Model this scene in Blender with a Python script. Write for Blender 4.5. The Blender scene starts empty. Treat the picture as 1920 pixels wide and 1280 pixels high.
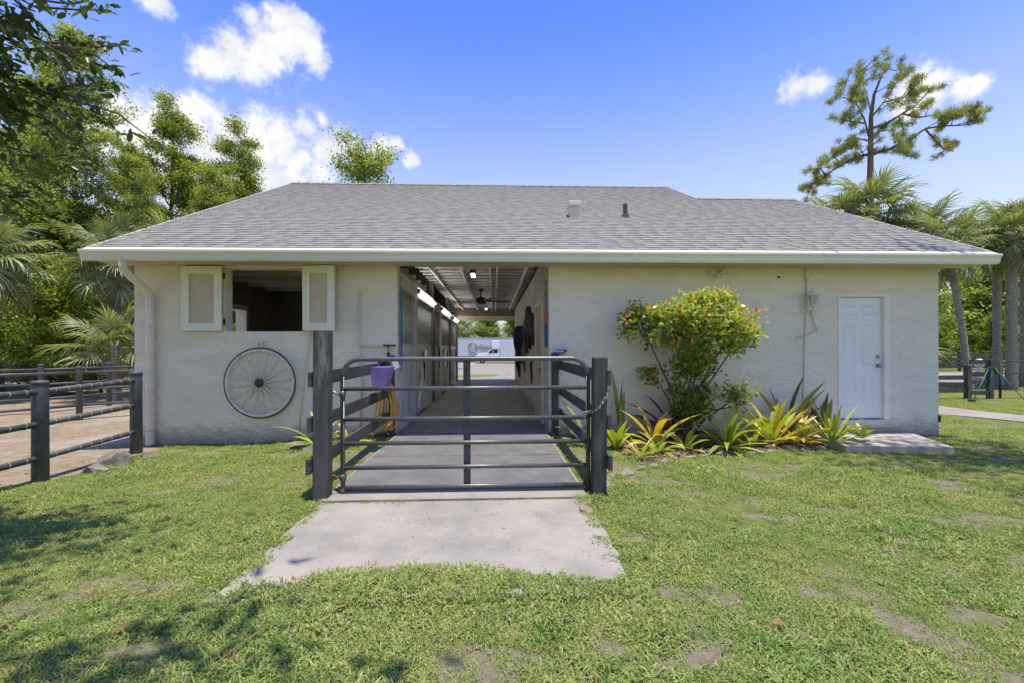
import bpy, math, random
import numpy as np
from mathutils import Vector, Matrix
rnd = random.Random(7)
R = math.radians
SC = bpy.context.scene
COL = SC.collection

# ------------------------------------------------------------------ camera
cam_d = bpy.data.cameras.new('camera')
cam_d.lens = 16.0; cam_d.sensor_width = 36.0; cam_d.sensor_fit = 'HORIZONTAL'
cam_d.shift_y = 13.0 / 1920.0
cam_d.clip_start = 0.05; cam_d.clip_end = 3000
cam = bpy.data.objects.new('camera', cam_d); COL.objects.link(cam)
cam.matrix_world = (Matrix.Translation((0, -7.75, 1.42)) @ Matrix.Rotation(R(-2.3), 4, 'Z')
                    @ Matrix.Rotation(R(90), 4, 'X') @ Matrix.Rotation(-0.0033, 4, 'Z'))
SC.camera = cam

# ------------------------------------------------------------------ sun + sky
SUN_DIR = Vector((0.12, -0.13, 1.0)).normalized()          # towards the sun
sun_d = bpy.data.lights.new('sun', 'SUN'); sun_d.energy = 2.0; sun_d.angle = R(0.55)
sun_d.color = (1.0, 0.92, 0.77)
sun = bpy.data.objects.new('sun', sun_d); COL.objects.link(sun)
sun.rotation_euler = SUN_DIR.to_track_quat('Z', 'Y').to_euler()
SC.view_settings.view_transform = 'Standard'; SC.view_settings.look = 'None'
SC.view_settings.gamma = 1.0; SC.view_settings.use_curve_mapping = False
SC.view_settings.exposure = 1.6
SKY_STRENGTH = 0.15; SKY_TINT = (0.40, 0.475, 0.62, 1)
world = bpy.data.worlds.new('World'); SC.world = world; world.use_nodes = True
world.cycles.sampling_method = 'MANUAL'; world.cycles.sample_map_resolution = 256
def build_world():
    nt = world.node_tree; N = nt.nodes; Lk = nt.links
    for n in list(N): N.remove(n)
    out = N.new('ShaderNodeOutputWorld'); bg = N.new('ShaderNodeBackground')
    bg.inputs['Strength'].default_value = SKY_STRENGTH
    sky = N.new('ShaderNodeTexSky'); sky.sky_type = 'NISHITA'; sky.sun_disc = False
    sky.sun_elevation = math.asin(SUN_DIR.z); sky.sun_rotation = math.atan2(SUN_DIR.x, SUN_DIR.y)
    sky.air_density = 1.0; sky.dust_density = 0.2; sky.ozone_density = 3.0
    tc = N.new('ShaderNodeTexCoord')
    # cumulus: soft spheres on the sky dome broken up by fractal noise
    blobs = [(395,112,38),(440,100,46),(500,100,56),(545,85,48),(560,55,34),(520,38,34),(475,28,24),(590,108,30),(470,125,40),
             (255,235,58),(300,225,62),(360,235,60),(420,240,56),(475,250,50),(530,265,46),(580,238,30),(603,222,20),(480,305,80),(560,295,52),
             (615,280,42),(655,268,26),(545,335,44),(715,276,22),(745,268,12),(230,270,60),(300,290,80),(400,310,84),(200,250,50),(600,320,30),
             (1497,165,28),(1530,160,24),(1760,172,42),(1715,180,46),(1800,165,30),(1840,157,24),(1700,215,30),
             (772,300,15),(290,-8,34)]
    f = 853.0; th = R(2.3)
    prev = None
    for (u, v, r) in blobs:
        x = (u-960)/f; z = (653-v)/f
        d = Vector((math.cos(th)*x+math.sin(th), -math.sin(th)*x+math.cos(th), z)); ln = d.length; d.normalize()
        dist = N.new('ShaderNodeVectorMath'); dist.operation = 'DISTANCE'
        Lk.new(tc.outputs['Generated'], dist.inputs[0]); dist.inputs[1].default_value = d
        ma = N.new('ShaderNodeMath'); ma.operation = 'MULTIPLY_ADD'
        rr = (r/f)/ln**1.4
        Lk.new(dist.outputs['Value'], ma.inputs[0]); ma.inputs[1].default_value = -1.0/rr; ma.inputs[2].default_value = 1.0
        if prev is None: prev = ma.outputs[0]
        else:
            mx = N.new('ShaderNodeMath'); mx.operation = 'SMOOTH_MAX'; mx.inputs[2].default_value = 0.45
            Lk.new(prev, mx.inputs[0]); Lk.new(ma.outputs[0], mx.inputs[1]); prev = mx.outputs[0]
    def noise(scale, detail, rough):
        n = N.new('ShaderNodeTexNoise'); n.inputs['Scale'].default_value = scale
        n.inputs['Detail'].default_value = detail; n.inputs['Roughness'].default_value = rough
        Lk.new(tc.outputs['Generated'], n.inputs['Vector']); return n.outputs['Fac']
    def M(op, a, b, c=None):
        m = N.new('ShaderNodeMath'); m.operation = op
        for i, q in enumerate((a, b, c)):
            if q is None: continue
            if isinstance(q, (int, float)): m.inputs[i].default_value = q
            else: Lk.new(q, m.inputs[i])
        return m.outputs[0]
    n1 = noise(16, 9, 0.62)
    dens = M('ADD', M('MAXIMUM', prev, -3.0), M('ADD', M('MULTIPLY', M('SUBTRACT', n1, 0.385), 2.9), M('MULTIPLY', M('SUBTRACT', noise(60, 8, .65), 0.5), 1.5)))
    mr = N.new('ShaderNodeMapRange'); mr.interpolation_type = 'SMOOTHSTEP'
    mr.inputs['From Min'].default_value = -0.05; mr.inputs['From Max'].default_value = 1.05
    Lk.new(dens, mr.inputs['Value'])
    n2 = noise(13, 7, 0.6)
    sh = N.new('ShaderNodeMapRange'); Lk.new(n2, sh.inputs['Value'])
    sh.inputs['From Min'].default_value = 0.35; sh.inputs['From Max'].default_value = 0.62
    cl = N.new('ShaderNodeMix'); cl.data_type = 'RGBA'
    cl.inputs['A'].default_value = (1.8, 1.85, 1.95, 1); cl.inputs['B'].default_value = (2.4, 2.36, 2.3, 1)
    Lk.new(sh.outputs[0], cl.inputs['Factor'])
    hs = N.new('ShaderNodeHueSaturation'); hs.inputs['Hue'].default_value = 0.512; hs.inputs['Saturation'].default_value = 1.15
    hs.inputs['Value'].default_value = 1.0
    Lk.new(sky.outputs['Color'], hs.inputs['Color'])
    tint = N.new('ShaderNodeMix'); tint.data_type = 'RGBA'; tint.blend_type = 'MULTIPLY'; tint.inputs['Factor'].default_value = 1.0
    tint.inputs['B'].default_value = SKY_TINT; Lk.new(hs.outputs['Color'], tint.inputs['A'])
    # the sky pales evenly towards the horizon all the way round
    sx = N.new('ShaderNodeSeparateXYZ'); Lk.new(tc.outputs['Generated'], sx.inputs[0])
    hz = N.new('ShaderNodeMapRange'); hz.interpolation_type = 'SMOOTHSTEP'; Lk.new(sx.outputs['Z'], hz.inputs['Value'])
    hz.inputs['From Min'].default_value = 0.0; hz.inputs['From Max'].default_value = 0.62; hz.inputs['To Min'].default_value = 1.0; hz.inputs['To Max'].default_value = 0.0
    pale = N.new('ShaderNodeMix'); pale.data_type = 'RGBA'; pale.inputs['B'].default_value = (1.80, 1.92, 1.97, 1)
    Lk.new(hz.outputs[0], pale.inputs['Factor']); Lk.new(tint.outputs['Result'], pale.inputs['A'])
    mix = N.new('ShaderNodeMix'); mix.data_type = 'RGBA'
    Lk.new(mr.outputs[0], mix.inputs['Factor']); Lk.new(pale.outputs['Result'], mix.inputs['A']); Lk.new(cl.outputs['Result'], mix.inputs['B'])
    Lk.new(mix.outputs['Result'], bg.inputs['Color']); Lk.new(bg.outputs[0], out.inputs['Surface'])
build_world()
cy = SC.cycles
cy.use_denoising = True
try: cy.denoiser = 'OPENIMAGEDENOISE'
except Exception: pass
cy.max_bounces = 8; cy.diffuse_bounces = 6; cy.glossy_bounces = 3; cy.transmission_bounces = 3
cy.caustics_reflective = False; cy.caustics_refractive = False

# ------------------------------------------------------------------ helpers
def smooth(a, b, x):
    t = np.clip((np.asarray(x, float)-a)/(b-a), 0, 1); return t*t*(3-2*t)

ORG = {}
class MB:
    """collects geometry in world coordinates; build() links it as one mesh object"""
    def __init__(s): s.v = []; s.f = []; s.t = []
    def add(s, vs, fs, tone=0.5):
        o = len(s.v); s.v += [tuple(v) for v in vs]
        for f in fs: s.f.append(tuple(i+o for i in f)); s.t.append(tone)
        return s
    def box(s, x0, x1, y0, y1, z0, z1, tone=0.5):
        return s.add([(x0,y0,z0),(x1,y0,z0),(x1,y1,z0),(x0,y1,z0),(x0,y0,z1),(x1,y0,z1),(x1,y1,z1),(x0,y1,z1)],
              [(0,3,2,1),(4,5,6,7),(0,1,5,4),(1,2,6,5),(2,3,7,6),(3,0,4,7)], tone)
    def beam(s, p0, p1, w, h, up=(0,0,1), tone=0.5):
        p0 = Vector(p0); p1 = Vector(p1); d = (p1-p0).normalized(); up = Vector(up)
        a = d.cross(up)
        if a.length < 1e-5: a = d.cross(Vector((1,0,0)))
        a.normalize(); b = a.cross(d).normalized()
        vs = []
        for p in (p0, p1):
            for (i, j) in ((-1,-1),(1,-1),(1,1),(-1,1)): vs.append(p + a*(i*w/2) + b*(j*h/2))
        return s.add(vs, [(0,1,2,3),(7,6,5,4),(0,4,5,1),(1,5,6,2),(2,6,7,3),(3,7,4,0)], tone)
    def tube(s, pts, r, n=8, cap=True, closed=False, tone=0.5):
        pts = [Vector(p) for p in pts]; m = len(pts)
        rs = r if isinstance(r, (list, tuple)) else [r]*m
        ref = None; rings = []
        for i, p in enumerate(pts):
            if closed: d = pts[(i+1) % m]-pts[i-1]
            else: d = pts[min(i+1, m-1)]-pts[max(i-1, 0)]
            if d.length < 1e-9: d = Vector((0,0,1))
            d.normalize()
            if ref is None:
                ref = Vector((0,0,1)) if abs(d.z) < 0.9 else Vector((1,0,0))
            a = ref - d*ref.dot(d)
            if a.length < 1e-5: a = d.orthogonal()
            a.normalize(); ref = a; b = d.cross(a)
            rings.append([p + (a*math.cos(k*2*math.pi/n) + b*math.sin(k*2*math.pi/n))*rs[i] for k in range(n)])
        vs = [q for ring in rings for q in ring]; fs = []
        for i in range(m if closed else m-1):
            j = (i+1) % m
            for k in range(n):
                k2 = (k+1) % n; fs.append((i*n+k, i*n+k2, j*n+k2, j*n+k))
        if cap and not closed:
            fs.append(tuple(range(n))[::-1]); fs.append(tuple((m-1)*n+k for k in range(n)))
        return s.add(vs, fs, tone)
    def lathe(s, prof, base, axis=(0,0,1), n=16, tone=0.5, caps=True):
        ax = Vector(axis).normalized(); a = ax.orthogonal().normalized(); b = ax.cross(a); base = Vector(base)
        vs = [base+ax*z+(a*math.cos(k*2*math.pi/n)+b*math.sin(k*2*math.pi/n))*r for (r, z) in prof for k in range(n)]
        fs = [(i*n+k, i*n+(k+1) % n, (i+1)*n+(k+1) % n, (i+1)*n+k) for i in range(len(prof)-1) for k in range(n)]
        if caps: fs += [tuple(range(n))[::-1], tuple((len(prof)-1)*n+k for k in range(n))]
        return s.add(vs, fs, tone)
    def prism(s, poly, vec, tone=0.5):
        """extrude a polygon (list of 3-d points) along vec"""
        n = len(poly); v = Vector(vec)
        vs = [Vector(p) for p in poly]+[Vector(p)+v for p in poly]
        return s.add(vs, [tuple(range(n))[::-1], tuple(range(n, 2*n))]+[(i, (i+1) % n, n+(i+1) % n, n+i) for i in range(n)], tone)
    def build(s, name, mat, parent=None, smooth_=False, bev=0, org=None):
        if org is None: org = ORG.get(parent.name, Vector()) if parent else Vector()
        me = bpy.data.meshes.new(name)
        me.from_pydata([(v[0]-org[0], v[1]-org[1], v[2]-org[2]) for v in s.v], [], s.f)
        if len(set(s.t)) > 1 or (s.t and s.t[0] != 0.5):
            at = me.attributes.new('tone', 'FLOAT', 'FACE'); at.data.foreach_set('value', s.t)
        fix_normals(me)
        if smooth_: me.polygons.foreach_set('use_smooth', [True]*len(me.polygons))
        if mat: me.materials.append(M_(mat))
        o = bpy.data.objects.new(name, me); COL.objects.link(o)
        if parent: o.parent = parent
        else: o.location = org
        ORG[o.name] = Vector(org)
        if bev:
            m = o.modifiers.new('bevel', 'BEVEL'); m.width = bev; m.segments = 2; m.limit_method = 'ANGLE'
        return o
def fix_normals(me):
    import bmesh
    if len(me.polygons) > 20000: return
    bm = bmesh.new(); bm.from_mesh(me); bmesh.ops.recalc_face_normals(bm, faces=bm.faces); bm.to_mesh(me); bm.free()

def npmesh(name, V, F, tone=None, mat=None, smooth_=False):
    V = np.asarray(V, np.float32); F = np.asarray(F, np.int32); k = F.shape[1]
    me = bpy.data.meshes.new(name)
    me.vertices.add(len(V)); me.vertices.foreach_set('co', V.ravel())
    me.loops.add(F.size); me.loops.foreach_set('vertex_index', F.ravel())
    me.polygons.add(len(F)); me.polygons.foreach_set('loop_start', np.arange(0, F.size, k, dtype=np.int32))
    me.polygons.foreach_set('loop_total', np.full(len(F), k, np.int32))
    if smooth_: me.polygons.foreach_set('use_smooth', np.ones(len(F), bool))
    if tone is not None:
        at = me.attributes.new('tone', 'FLOAT', 'FACE'); at.data.foreach_set('value', np.asarray(tone, np.float32))
    me.update(calc_edges=True); me.validate()
    if mat: me.materials.append(M_(mat))
    return me

def thing(name, label, cat, loc=(0,0,0), group=None, rz=0):
    o = bpy.data.objects.new(name, None); COL.objects.link(o); o.location = loc; o.rotation_euler = (0,0,rz)
    o.empty_display_size = 0.1
    ORG[o.name] = Vector(loc); return tag(o, label, cat, group)
def tag(o, label, cat, group=None, kind=None):
    o['label'] = label; o['category'] = cat
    if group: o['group'] = group
    if kind: o['kind'] = kind
    return o
def struct(o): o['kind'] = 'structure'; return o
def place(name, me, parent, loc=(0,0,0), rot=(0,0,0), scale=(1,1,1)):
    o = bpy.data.objects.new(name, me); COL.objects.link(o); o.parent = parent
    o.location = loc; o.rotation_euler = rot; o.scale = scale; return o

# ------------------------------------------------------------------ materials
MATS = {}
def M_(n): return MATS[n]
def mat(name, c1, c2=None, scale=6, detail=5, rough=0.75, bump=0, bscale=30, metal=0, spec=0.3, tone=0, rand=0,
        trans=0, stretch=None, lo=0.35, hi=0.65, c3=None, scale3=1.2, emit=0, coat=0, c3lo=.55, c3hi=.7, coords='pos', dirt=None, speck=None):
    m = bpy.data.materials.new(name); m.use_nodes = True; nt = m.node_tree; N = nt.nodes; L = nt.links
    b = N['Principled BSDF']; b.inputs['Roughness'].default_value = rough; b.inputs['Metallic'].default_value = metal
    b.inputs['Specular IOR Level'].default_value = spec
    if coat: b.inputs['Coat Weight'].default_value = coat; b.inputs['Coat Roughness'].default_value = 0.1
    if coords == 'pos': src = N.new('ShaderNodeNewGeometry').outputs['Position']
    else: src = N.new('ShaderNodeTexCoord').outputs['Object']
    if stretch:
        mp = N.new('ShaderNodeMapping'); mp.inputs['Scale'].default_value = stretch; L.new(src, mp.inputs['Vector']); src = mp.outputs['Vector']
    def noise(sc, d, ro=0.6):
        n = N.new('ShaderNodeTexNoise'); n.inputs['Scale'].default_value = sc; n.inputs['Detail'].default_value = d
        n.inputs['Roughness'].default_value = ro; L.new(src, n.inputs['Vector']); return n.outputs['Fac']
    def rng(v, a, b_, c=0, d=1):
        r = N.new('ShaderNodeMapRange'); L.new(v, r.inputs['Value']); r.inputs['From Min'].default_value = a; r.inputs['From Max'].default_value = b_
        r.inputs['To Min'].default_value = c; r.inputs['To Max'].default_value = d; return r.outputs[0]
    def mixc(fac, A, B, mode='MIX'):
        x = N.new('ShaderNodeMix'); x.data_type = 'RGBA'; x.blend_type = mode
        for k, q in (('Factor', fac), ('A', A), ('B', B)):
            if isinstance(q, tuple): x.inputs[k].default_value = (*q, 1)
            elif isinstance(q, (int, float)): x.inputs[k].default_value = q
            else: L.new(q, x.inputs[k])
        return x.outputs['Result']
    col = None
    if c2 is not None: col = mixc(rng(noise(scale, detail), lo, hi), tuple(c1), tuple(c2))
    if c3 is not None: col = mixc(rng(noise(scale3, 6, .65), c3lo, c3hi), col if col is not None else tuple(c1), tuple(c3))
    if speck is not None:      # small dark marks
        col = mixc(rng(noise(34, 3, .5), .66, .72), col, tuple(speck))
    if dirt is not None:       # soil splashed on the foot of the wall
        sp = N.new('ShaderNodeSeparateXYZ'); L.new(N.new('ShaderNodeNewGeometry').outputs['Position'], sp.inputs[0])
        ma = N.new('ShaderNodeMath'); ma.operation = 'MULTIPLY_ADD'; L.new(noise(5, 7, .7), ma.inputs[0]); ma.inputs[1].default_value = -.55; L.new(sp.outputs['Z'], ma.inputs[2])
        col = mixc(rng(ma.outputs[0], -.06, -.36, 0, .75), col, tuple(dirt))
    if tone or rand:
        if tone:
            a = N.new('ShaderNodeAttribute'); a.attribute_name = 'tone'; fac = a.outputs['Fac']; k = tone
        else:
            a = N.new('ShaderNodeObjectInfo'); fac = a.outputs['Random']; k = rand
        val = rng(fac, 0, 1, 1-k, 1+k)
        cc = N.new('ShaderNodeCombineColor')
        for i in range(3): L.new(val, cc.inputs[i])
        col = mixc(1.0, col if col is not None else tuple(c1), cc.outputs[0], 'MULTIPLY')
    if col is not None: L.new(col, b.inputs['Base Color'])
    else: b.inputs['Base Color'].default_value = (*c1, 1)
    if bump:
        bp = N.new('ShaderNodeBump'); bp.inputs['Strength'].default_value = min(1, bump*50); bp.inputs['Distance'].default_value = bump
        L.new(noise(bscale, 6), bp.inputs['Height']); L.new(bp.outputs[0], b.inputs['Normal'])
    if emit:
        b.inputs['Emission Color'].default_value = (*c1, 1); b.inputs['Emission Strength'].default_value = emit
    if trans:
        tr = N.new('ShaderNodeBsdfTranslucent'); ms = N.new('ShaderNodeMixShader'); ms.inputs[0].default_value = trans
        if col is not None:
            L.new(mixc(1.0, col, (1.15, 1.25, 0.55), 'MULTIPLY'), tr.inputs['Color'])
        else: tr.inputs['Color'].default_value = (c1[0]*1.15, c1[1]*1.25, c1[2]*.55, 1)
        L.new(b.outputs[0], ms.inputs[1]); L.new(tr.outputs[0], ms.inputs[2]); L.new(ms.outputs[0], N['Material Output'].inputs['Surface'])
    MATS[name] = m; return m
def foliage(name, dark, light, trans=0.35, rough=0.5, spec=0.35, rand=0.0, patch=None):
    """leaf colour runs from dark to light with the per-leaf tone attribute"""
    m = bpy.data.materials.new(name); m.use_nodes = True; nt = m.node_tree; N = nt.nodes; L = nt.links
    b = N['Principled BSDF']; b.inputs['Roughness'].default_value = rough; b.inputs['Specular IOR Level'].default_value = spec
    a = N.new('ShaderNodeAttribute'); a.attribute_name = 'tone'
    cr = N.new('ShaderNodeMix'); cr.data_type = 'RGBA'; cr.inputs['A'].default_value = (*dark, 1); cr.inputs['B'].default_value = (*light, 1)
    L.new(a.outputs['Fac'], cr.inputs['Factor']); out = cr.outputs['Result']
    if rand:
        oi = N.new('ShaderNodeObjectInfo'); mr = N.new('ShaderNodeMapRange'); L.new(oi.outputs['Random'], mr.inputs['Value'])
        mr.inputs['To Min'].default_value = 1-rand; mr.inputs['To Max'].default_value = 1+rand
        hs = N.new('ShaderNodeHueSaturation'); L.new(out, hs.inputs['Color']); L.new(mr.outputs[0], hs.inputs['Value']); out = hs.outputs['Color']
    if patch:          # real turf differs in colour from patch to patch
        pos = N.new('ShaderNodeNewGeometry').outputs['Position']
        for sc_, ca, cb in patch:
            nz = N.new('ShaderNodeTexNoise'); nz.inputs['Scale'].default_value = sc_; nz.inputs['Detail'].default_value = 5; nz.inputs['Roughness'].default_value = .65; L.new(pos, nz.inputs['Vector'])
            mr = N.new('ShaderNodeMapRange'); L.new(nz.outputs['Fac'], mr.inputs['Value']); mr.inputs['From Min'].default_value = .38; mr.inputs['From Max'].default_value = .62
            cm = N.new('ShaderNodeMix'); cm.data_type = 'RGBA'; cm.inputs['A'].default_value = (*ca, 1); cm.inputs['B'].default_value = (*cb, 1); L.new(mr.outputs[0], cm.inputs['Factor'])
            ml = N.new('ShaderNodeMix'); ml.data_type = 'RGBA'; ml.blend_type = 'MULTIPLY'; ml.inputs['Factor'].default_value = 1; L.new(out, ml.inputs['A']); L.new(cm.outputs['Result'], ml.inputs['B']); out = ml.outputs['Result']
    L.new(out, b.inputs['Base Color'])
    tr = N.new('ShaderNodeBsdfTranslucent'); ms = N.new('ShaderNodeMixShader'); ms.inputs[0].default_value = trans
    mm = N.new('ShaderNodeMix'); mm.data_type = 'RGBA'; mm.blend_type = 'MULTIPLY'; mm.inputs['Factor'].default_value = 1
    L.new(out, mm.inputs['A']); mm.inputs['B'].default_value = (1.2, 1.3, 0.5, 1); L.new(mm.outputs['Result'], tr.inputs['Color'])
    L.new(b.outputs[0], ms.inputs[1]); L.new(tr.outputs[0], ms.inputs[2]); L.new(ms.outputs[0], N['Material Output'].inputs['Surface'])
    MATS[name] = m; return m

mat('stucco', (.86,.79,.665), (.80,.735,.615), 2.2, 6, .9, bump=.04, bscale=9, spec=.12, stretch=(1,1,2.8), c3=(.70,.63,.51), scale3=.7, c3lo=.52, c3hi=.85, dirt=(.26,.23,.18))
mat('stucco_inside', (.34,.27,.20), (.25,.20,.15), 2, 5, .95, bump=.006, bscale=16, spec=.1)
mat('aisle_wall', (.62,.57,.49), (.48,.43,.36), 3, 7, .95, bump=.008, bscale=18, spec=.1, c3=(.72,.68,.61), scale3=2.5, dirt=(.2,.17,.14))
mat('white_paint', (.83,.79,.70), (.78,.74,.64), 4, 5, .55, bump=.0015, bscale=40, spec=.35)
mat('shutter_white', (.80,.79,.66), (.74,.73,.60), 5, 6, .6, bump=.002, bscale=60, spec=.3)
mat('shutter_panel', (.58,.51,.40), (.52,.455,.35), 6, 5, .85, bump=.002, bscale=40)
mat('gutter_white', (.82,.80,.70), (.77,.75,.65), 1.5, 6, .38, spec=.5, c3=(.66,.62,.5), scale3=3, c3lo=.62, c3hi=.9)
mat('door_white', (.82,.81,.78), (.79,.78,.75), 3, 3, .4, spec=.4)
mat('shingle', (.285,.277,.255), (.24,.232,.215), 60, 3, .95, bump=.002, bscale=260, spec=.1, tone=.07, c3=(.255,.25,.222), scale3=.8, c3lo=.45, c3hi=.8)
mat('shingle_dark', (.055,.052,.052), (.085,.08,.076), 3, 3, .95, spec=.1)
mat('concrete', (.355,.318,.278), (.285,.258,.228), 2.4, 8, .9, bump=.004, bscale=60, spec=.2, c3=(.19,.188,.178), scale3=1.5, c3lo=.46, c3hi=.80, speck=(.12,.11,.10))
mat('concrete_old', (.42,.375,.32), (.33,.295,.25), 3, 7, .92, bump=.004, bscale=50, spec=.2, c3=(.24,.22,.2), scale3=1.6)
mat('rubber', (.12,.12,.122), (.175,.172,.17), 2.2, 7, .62, bump=.001, bscale=150, spec=.35, c3=(.26,.245,.23), scale3=1.7, c3lo=.56, c3hi=.8)
mat('stone', (.27,.25,.215), (.16,.15,.13), 9, 7, .95, bump=.02, bscale=16, spec=.15, c3=(.09,.09,.075), scale3=5)
mat('vent_grey', (.14,.12,.105), (.07,.06,.055), 25, 5, .8)
mat('strap_steel', (.045,.047,.05), (.08,.082,.085), 12, 5, .5, spec=.4)
mat('aisle_concrete', (.31,.305,.295), (.25,.245,.238), 2.5, 7, .85, bump=.003, bscale=50, spec=.25, c3=(.18,.175,.17), scale3=1.2)
mat('lamp_lens', (.97,.97,.97), None, rough=.3, emit=1.0)
mat('edging', (.30,.28,.25), (.2,.185,.165), 9, 7, .95, bump=.006, bscale=30, c3=(.13,.125,.11), scale3=6)
mat('black_wood', (.05,.05,.05), (.10,.098,.095), 9, 9, .85, bump=.010, bscale=30, spec=.2, stretch=(1,1,.2), c3=(.25,.24,.22), scale3=7, c3lo=.57, c3hi=.76)
mat('black_board', (.05,.05,.05), (.10,.098,.095), 9, 9, .85, bump=.008, bscale=30, spec=.2, stretch=(1,.15,1), c3=(.24,.23,.21), scale3=7, c3lo=.57, c3hi=.76)
mat('gate_steel', (.085,.088,.09), (.13,.132,.134), 18, 5, .38, bump=.0008, bscale=80, metal=.3, spec=.55, c3=(.05,.045,.04), scale3=9)
mat('rust', (.20,.10,.055), (.11,.06,.04), 20, 5, .85, bump=.001, bscale=90)
mat('chain_metal', (.5,.46,.38), (.3,.26,.2), 60, 3, .4, metal=.8, spec=.5)
mat('fence_vinyl', (.065,.07,.078), (.10,.105,.112), 12, 6, .55, bump=.002, bscale=60, spec=.4, c3=(.20,.20,.20), scale3=30, c3lo=.66, c3hi=.76)
mat('fence_seam', (.34,.34,.33), None, rough=.8)
mat('wood_brown', (.24,.19,.16), (.16,.125,.105), 5, 6, .85, bump=.004, bscale=30)
mat('timber_pale', (.86,.83,.77), (.76,.73,.67), 4, 6, .85, bump=.002, bscale=40, rand=.08)
mat('deck_board', (.34,.32,.30), (.22,.205,.19), 3, 6, .9, rand=.3)
mat('stall_board', (.80,.79,.76), (.66,.65,.62), 3, 7, .8, bump=.003, bscale=30, c3=(.46,.42,.38), scale3=3)
mat('galvanised', (.62,.61,.58), (.52,.51,.49), 4, 4, .42, metal=.2, spec=.5)
mat('grille_panel', (.30,.31,.315), (.23,.235,.24), 3, 4, .6, metal=.1)
mat('iron_dark', (.03,.03,.03), (.06,.045,.04), 20, 4, .7, spec=.3)
mat('wheel_paint', (.72,.68,.59), (.56,.52,.43), 14, 6, .75, bump=.002, bscale=60, c3=(.20,.16,.12), scale3=9, c3lo=.60, c3hi=.70)
mat('hub_brown', (.12,.06,.04), (.07,.04,.03), 20, 4, .8)
mat('pvc', (.70,.64,.53), (.64,.58,.48), 5, 3, .5)
mat('hose', (.66,.42,.12), (.60,.36,.09), 6, 3, .45, spec=.4)
mat('brass', (.55,.38,.16), None, rough=.35, metal=.9)
mat('purple_plastic', (.36,.24,.60), (.32,.21,.55), 4, 3, .45, spec=.4)
mat('blue_fabric', (.05,.12,.28), (.08,.16,.34), 20, 4, .8)
mat('blue_plastic', (.03,.20,.62), None, rough=.4)
mat('orange_fabric', (.55,.16,.05), None, rough=.8)
mat('black_leather', (.012,.012,.014), (.03,.03,.032), 12, 5, .55, bump=.004, bscale=20)
mat('navy_cloth', (.012,.015,.03), (.02,.024,.045), 12, 5, .9, bump=.006, bscale=14)
mat('light_tube', (.97,.97,.97), None, rough=.3, emit=6.0)
mat('lamp_white', (.74,.70,.58), (.66,.61,.49), 20, 4, .6)
mat('lamp_glass', (.45,.48,.47), (.35,.38,.37), 20, 3, .1, spec=.6)
mat('chrome_dark', (.35,.35,.34), None, rough=.25, metal=1)
mat('trailer_white', (.62,.65,.70), (.57,.60,.65), 1, 4, .5, spec=.4)
mat('trailer_trim', (.36,.38,.41), None, rough=.5)
mat('truck_white', (.80,.81,.82), None, rough=.3, spec=.5)
mat('car_glass', (.02,.03,.035), None, rough=.08, spec=.6)
mat('tyre', (.02,.02,.02), None, rough=.85)
mat('logo_gold', (.42,.27,.10), (.30,.20,.08), 3, 3, .5)
mat('logo_grey', (.12,.11,.10), None, rough=.5)
mat('bark', (.20,.165,.13), (.10,.08,.065), 14, 7, .95, bump=.02, bscale=18, stretch=(1,1,.3), spec=.1)
mat('bark_pine', (.19,.14,.115), (.11,.085,.07), 12, 6, .95, bump=.02, bscale=14, spec=.1)
mat('palm_trunk', (.40,.36,.31), (.22,.19,.16), 9, 8, .95, bump=.03, bscale=12, stretch=(1,1,3.2), spec=.1, c3=(.14,.12,.10), scale3=5, c3lo=.55, c3hi=.7)
mat('petiole', (.16,.19,.06), (.22,.22,.10), 4, 3, .5)
mat('teal_metal', (.06,.20,.19), None, rough=.5)
mat('dead_leaf', (.30,.20,.10), (.22,.14,.07), 20, 3, .8)
mat('flower', (.85,.22,.05), (.80,.34,.07), 60, 2, .6)
mat('ivory', (.72,.62,.5), None, rough=.7)
foliage('f_oak', (.04,.065,.018), (.15,.20,.055), .36, .38, .5)
foliage('f_cypress', (.11,.15,.028), (.47,.51,.15), .50)
foliage('f_bush', (.05,.095,.016), (.40,.47,.08), .42, .42, .45)
foliage('f_far', (.15,.21,.05), (.42,.48,.13), .45)
foliage('f_pine', (.15,.18,.065), (.46,.46,.18), .40)
foliage('f_palm', (.085,.115,.045), (.44,.47,.25), .30, .42, .5, rand=.18)
foliage('f_palm_dead', (.28,.21,.14), (.50,.41,.30), .2, .8, .1, rand=.2)
foliage('f_shrub', (.08,.145,.03), (.50,.53,.12), .42, .35, .5)
foliage('f_grass', (.125,.185,.040), (.47,.54,.19), .38, .6, .25, patch=[(1.1, (.82,.94,.82), (1.12,1.05,1.06)), (5.0, (.84,.90,.84), (1.14,1.08,1.10))])
foliage('f_straw', (.28,.22,.12), (.46,.39,.24), .25, .8, .1)
foliage('b_yellow', (.60,.43,.04), (.78,.66,.25), .32, .35, .5)
foliage('b_lime', (.24,.32,.035), (.54,.56,.08), .32, .35, .5)
foliage('b_green', (.19,.27,.06), (.47,.52,.18), .32, .35, .5)
foliage('b_red', (.16,.045,.035), (.36,.11,.05), .28, .35, .5)
foliage('b_dark', (.08,.10,.045), (.24,.24,.08), .25, .35, .5)

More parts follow.
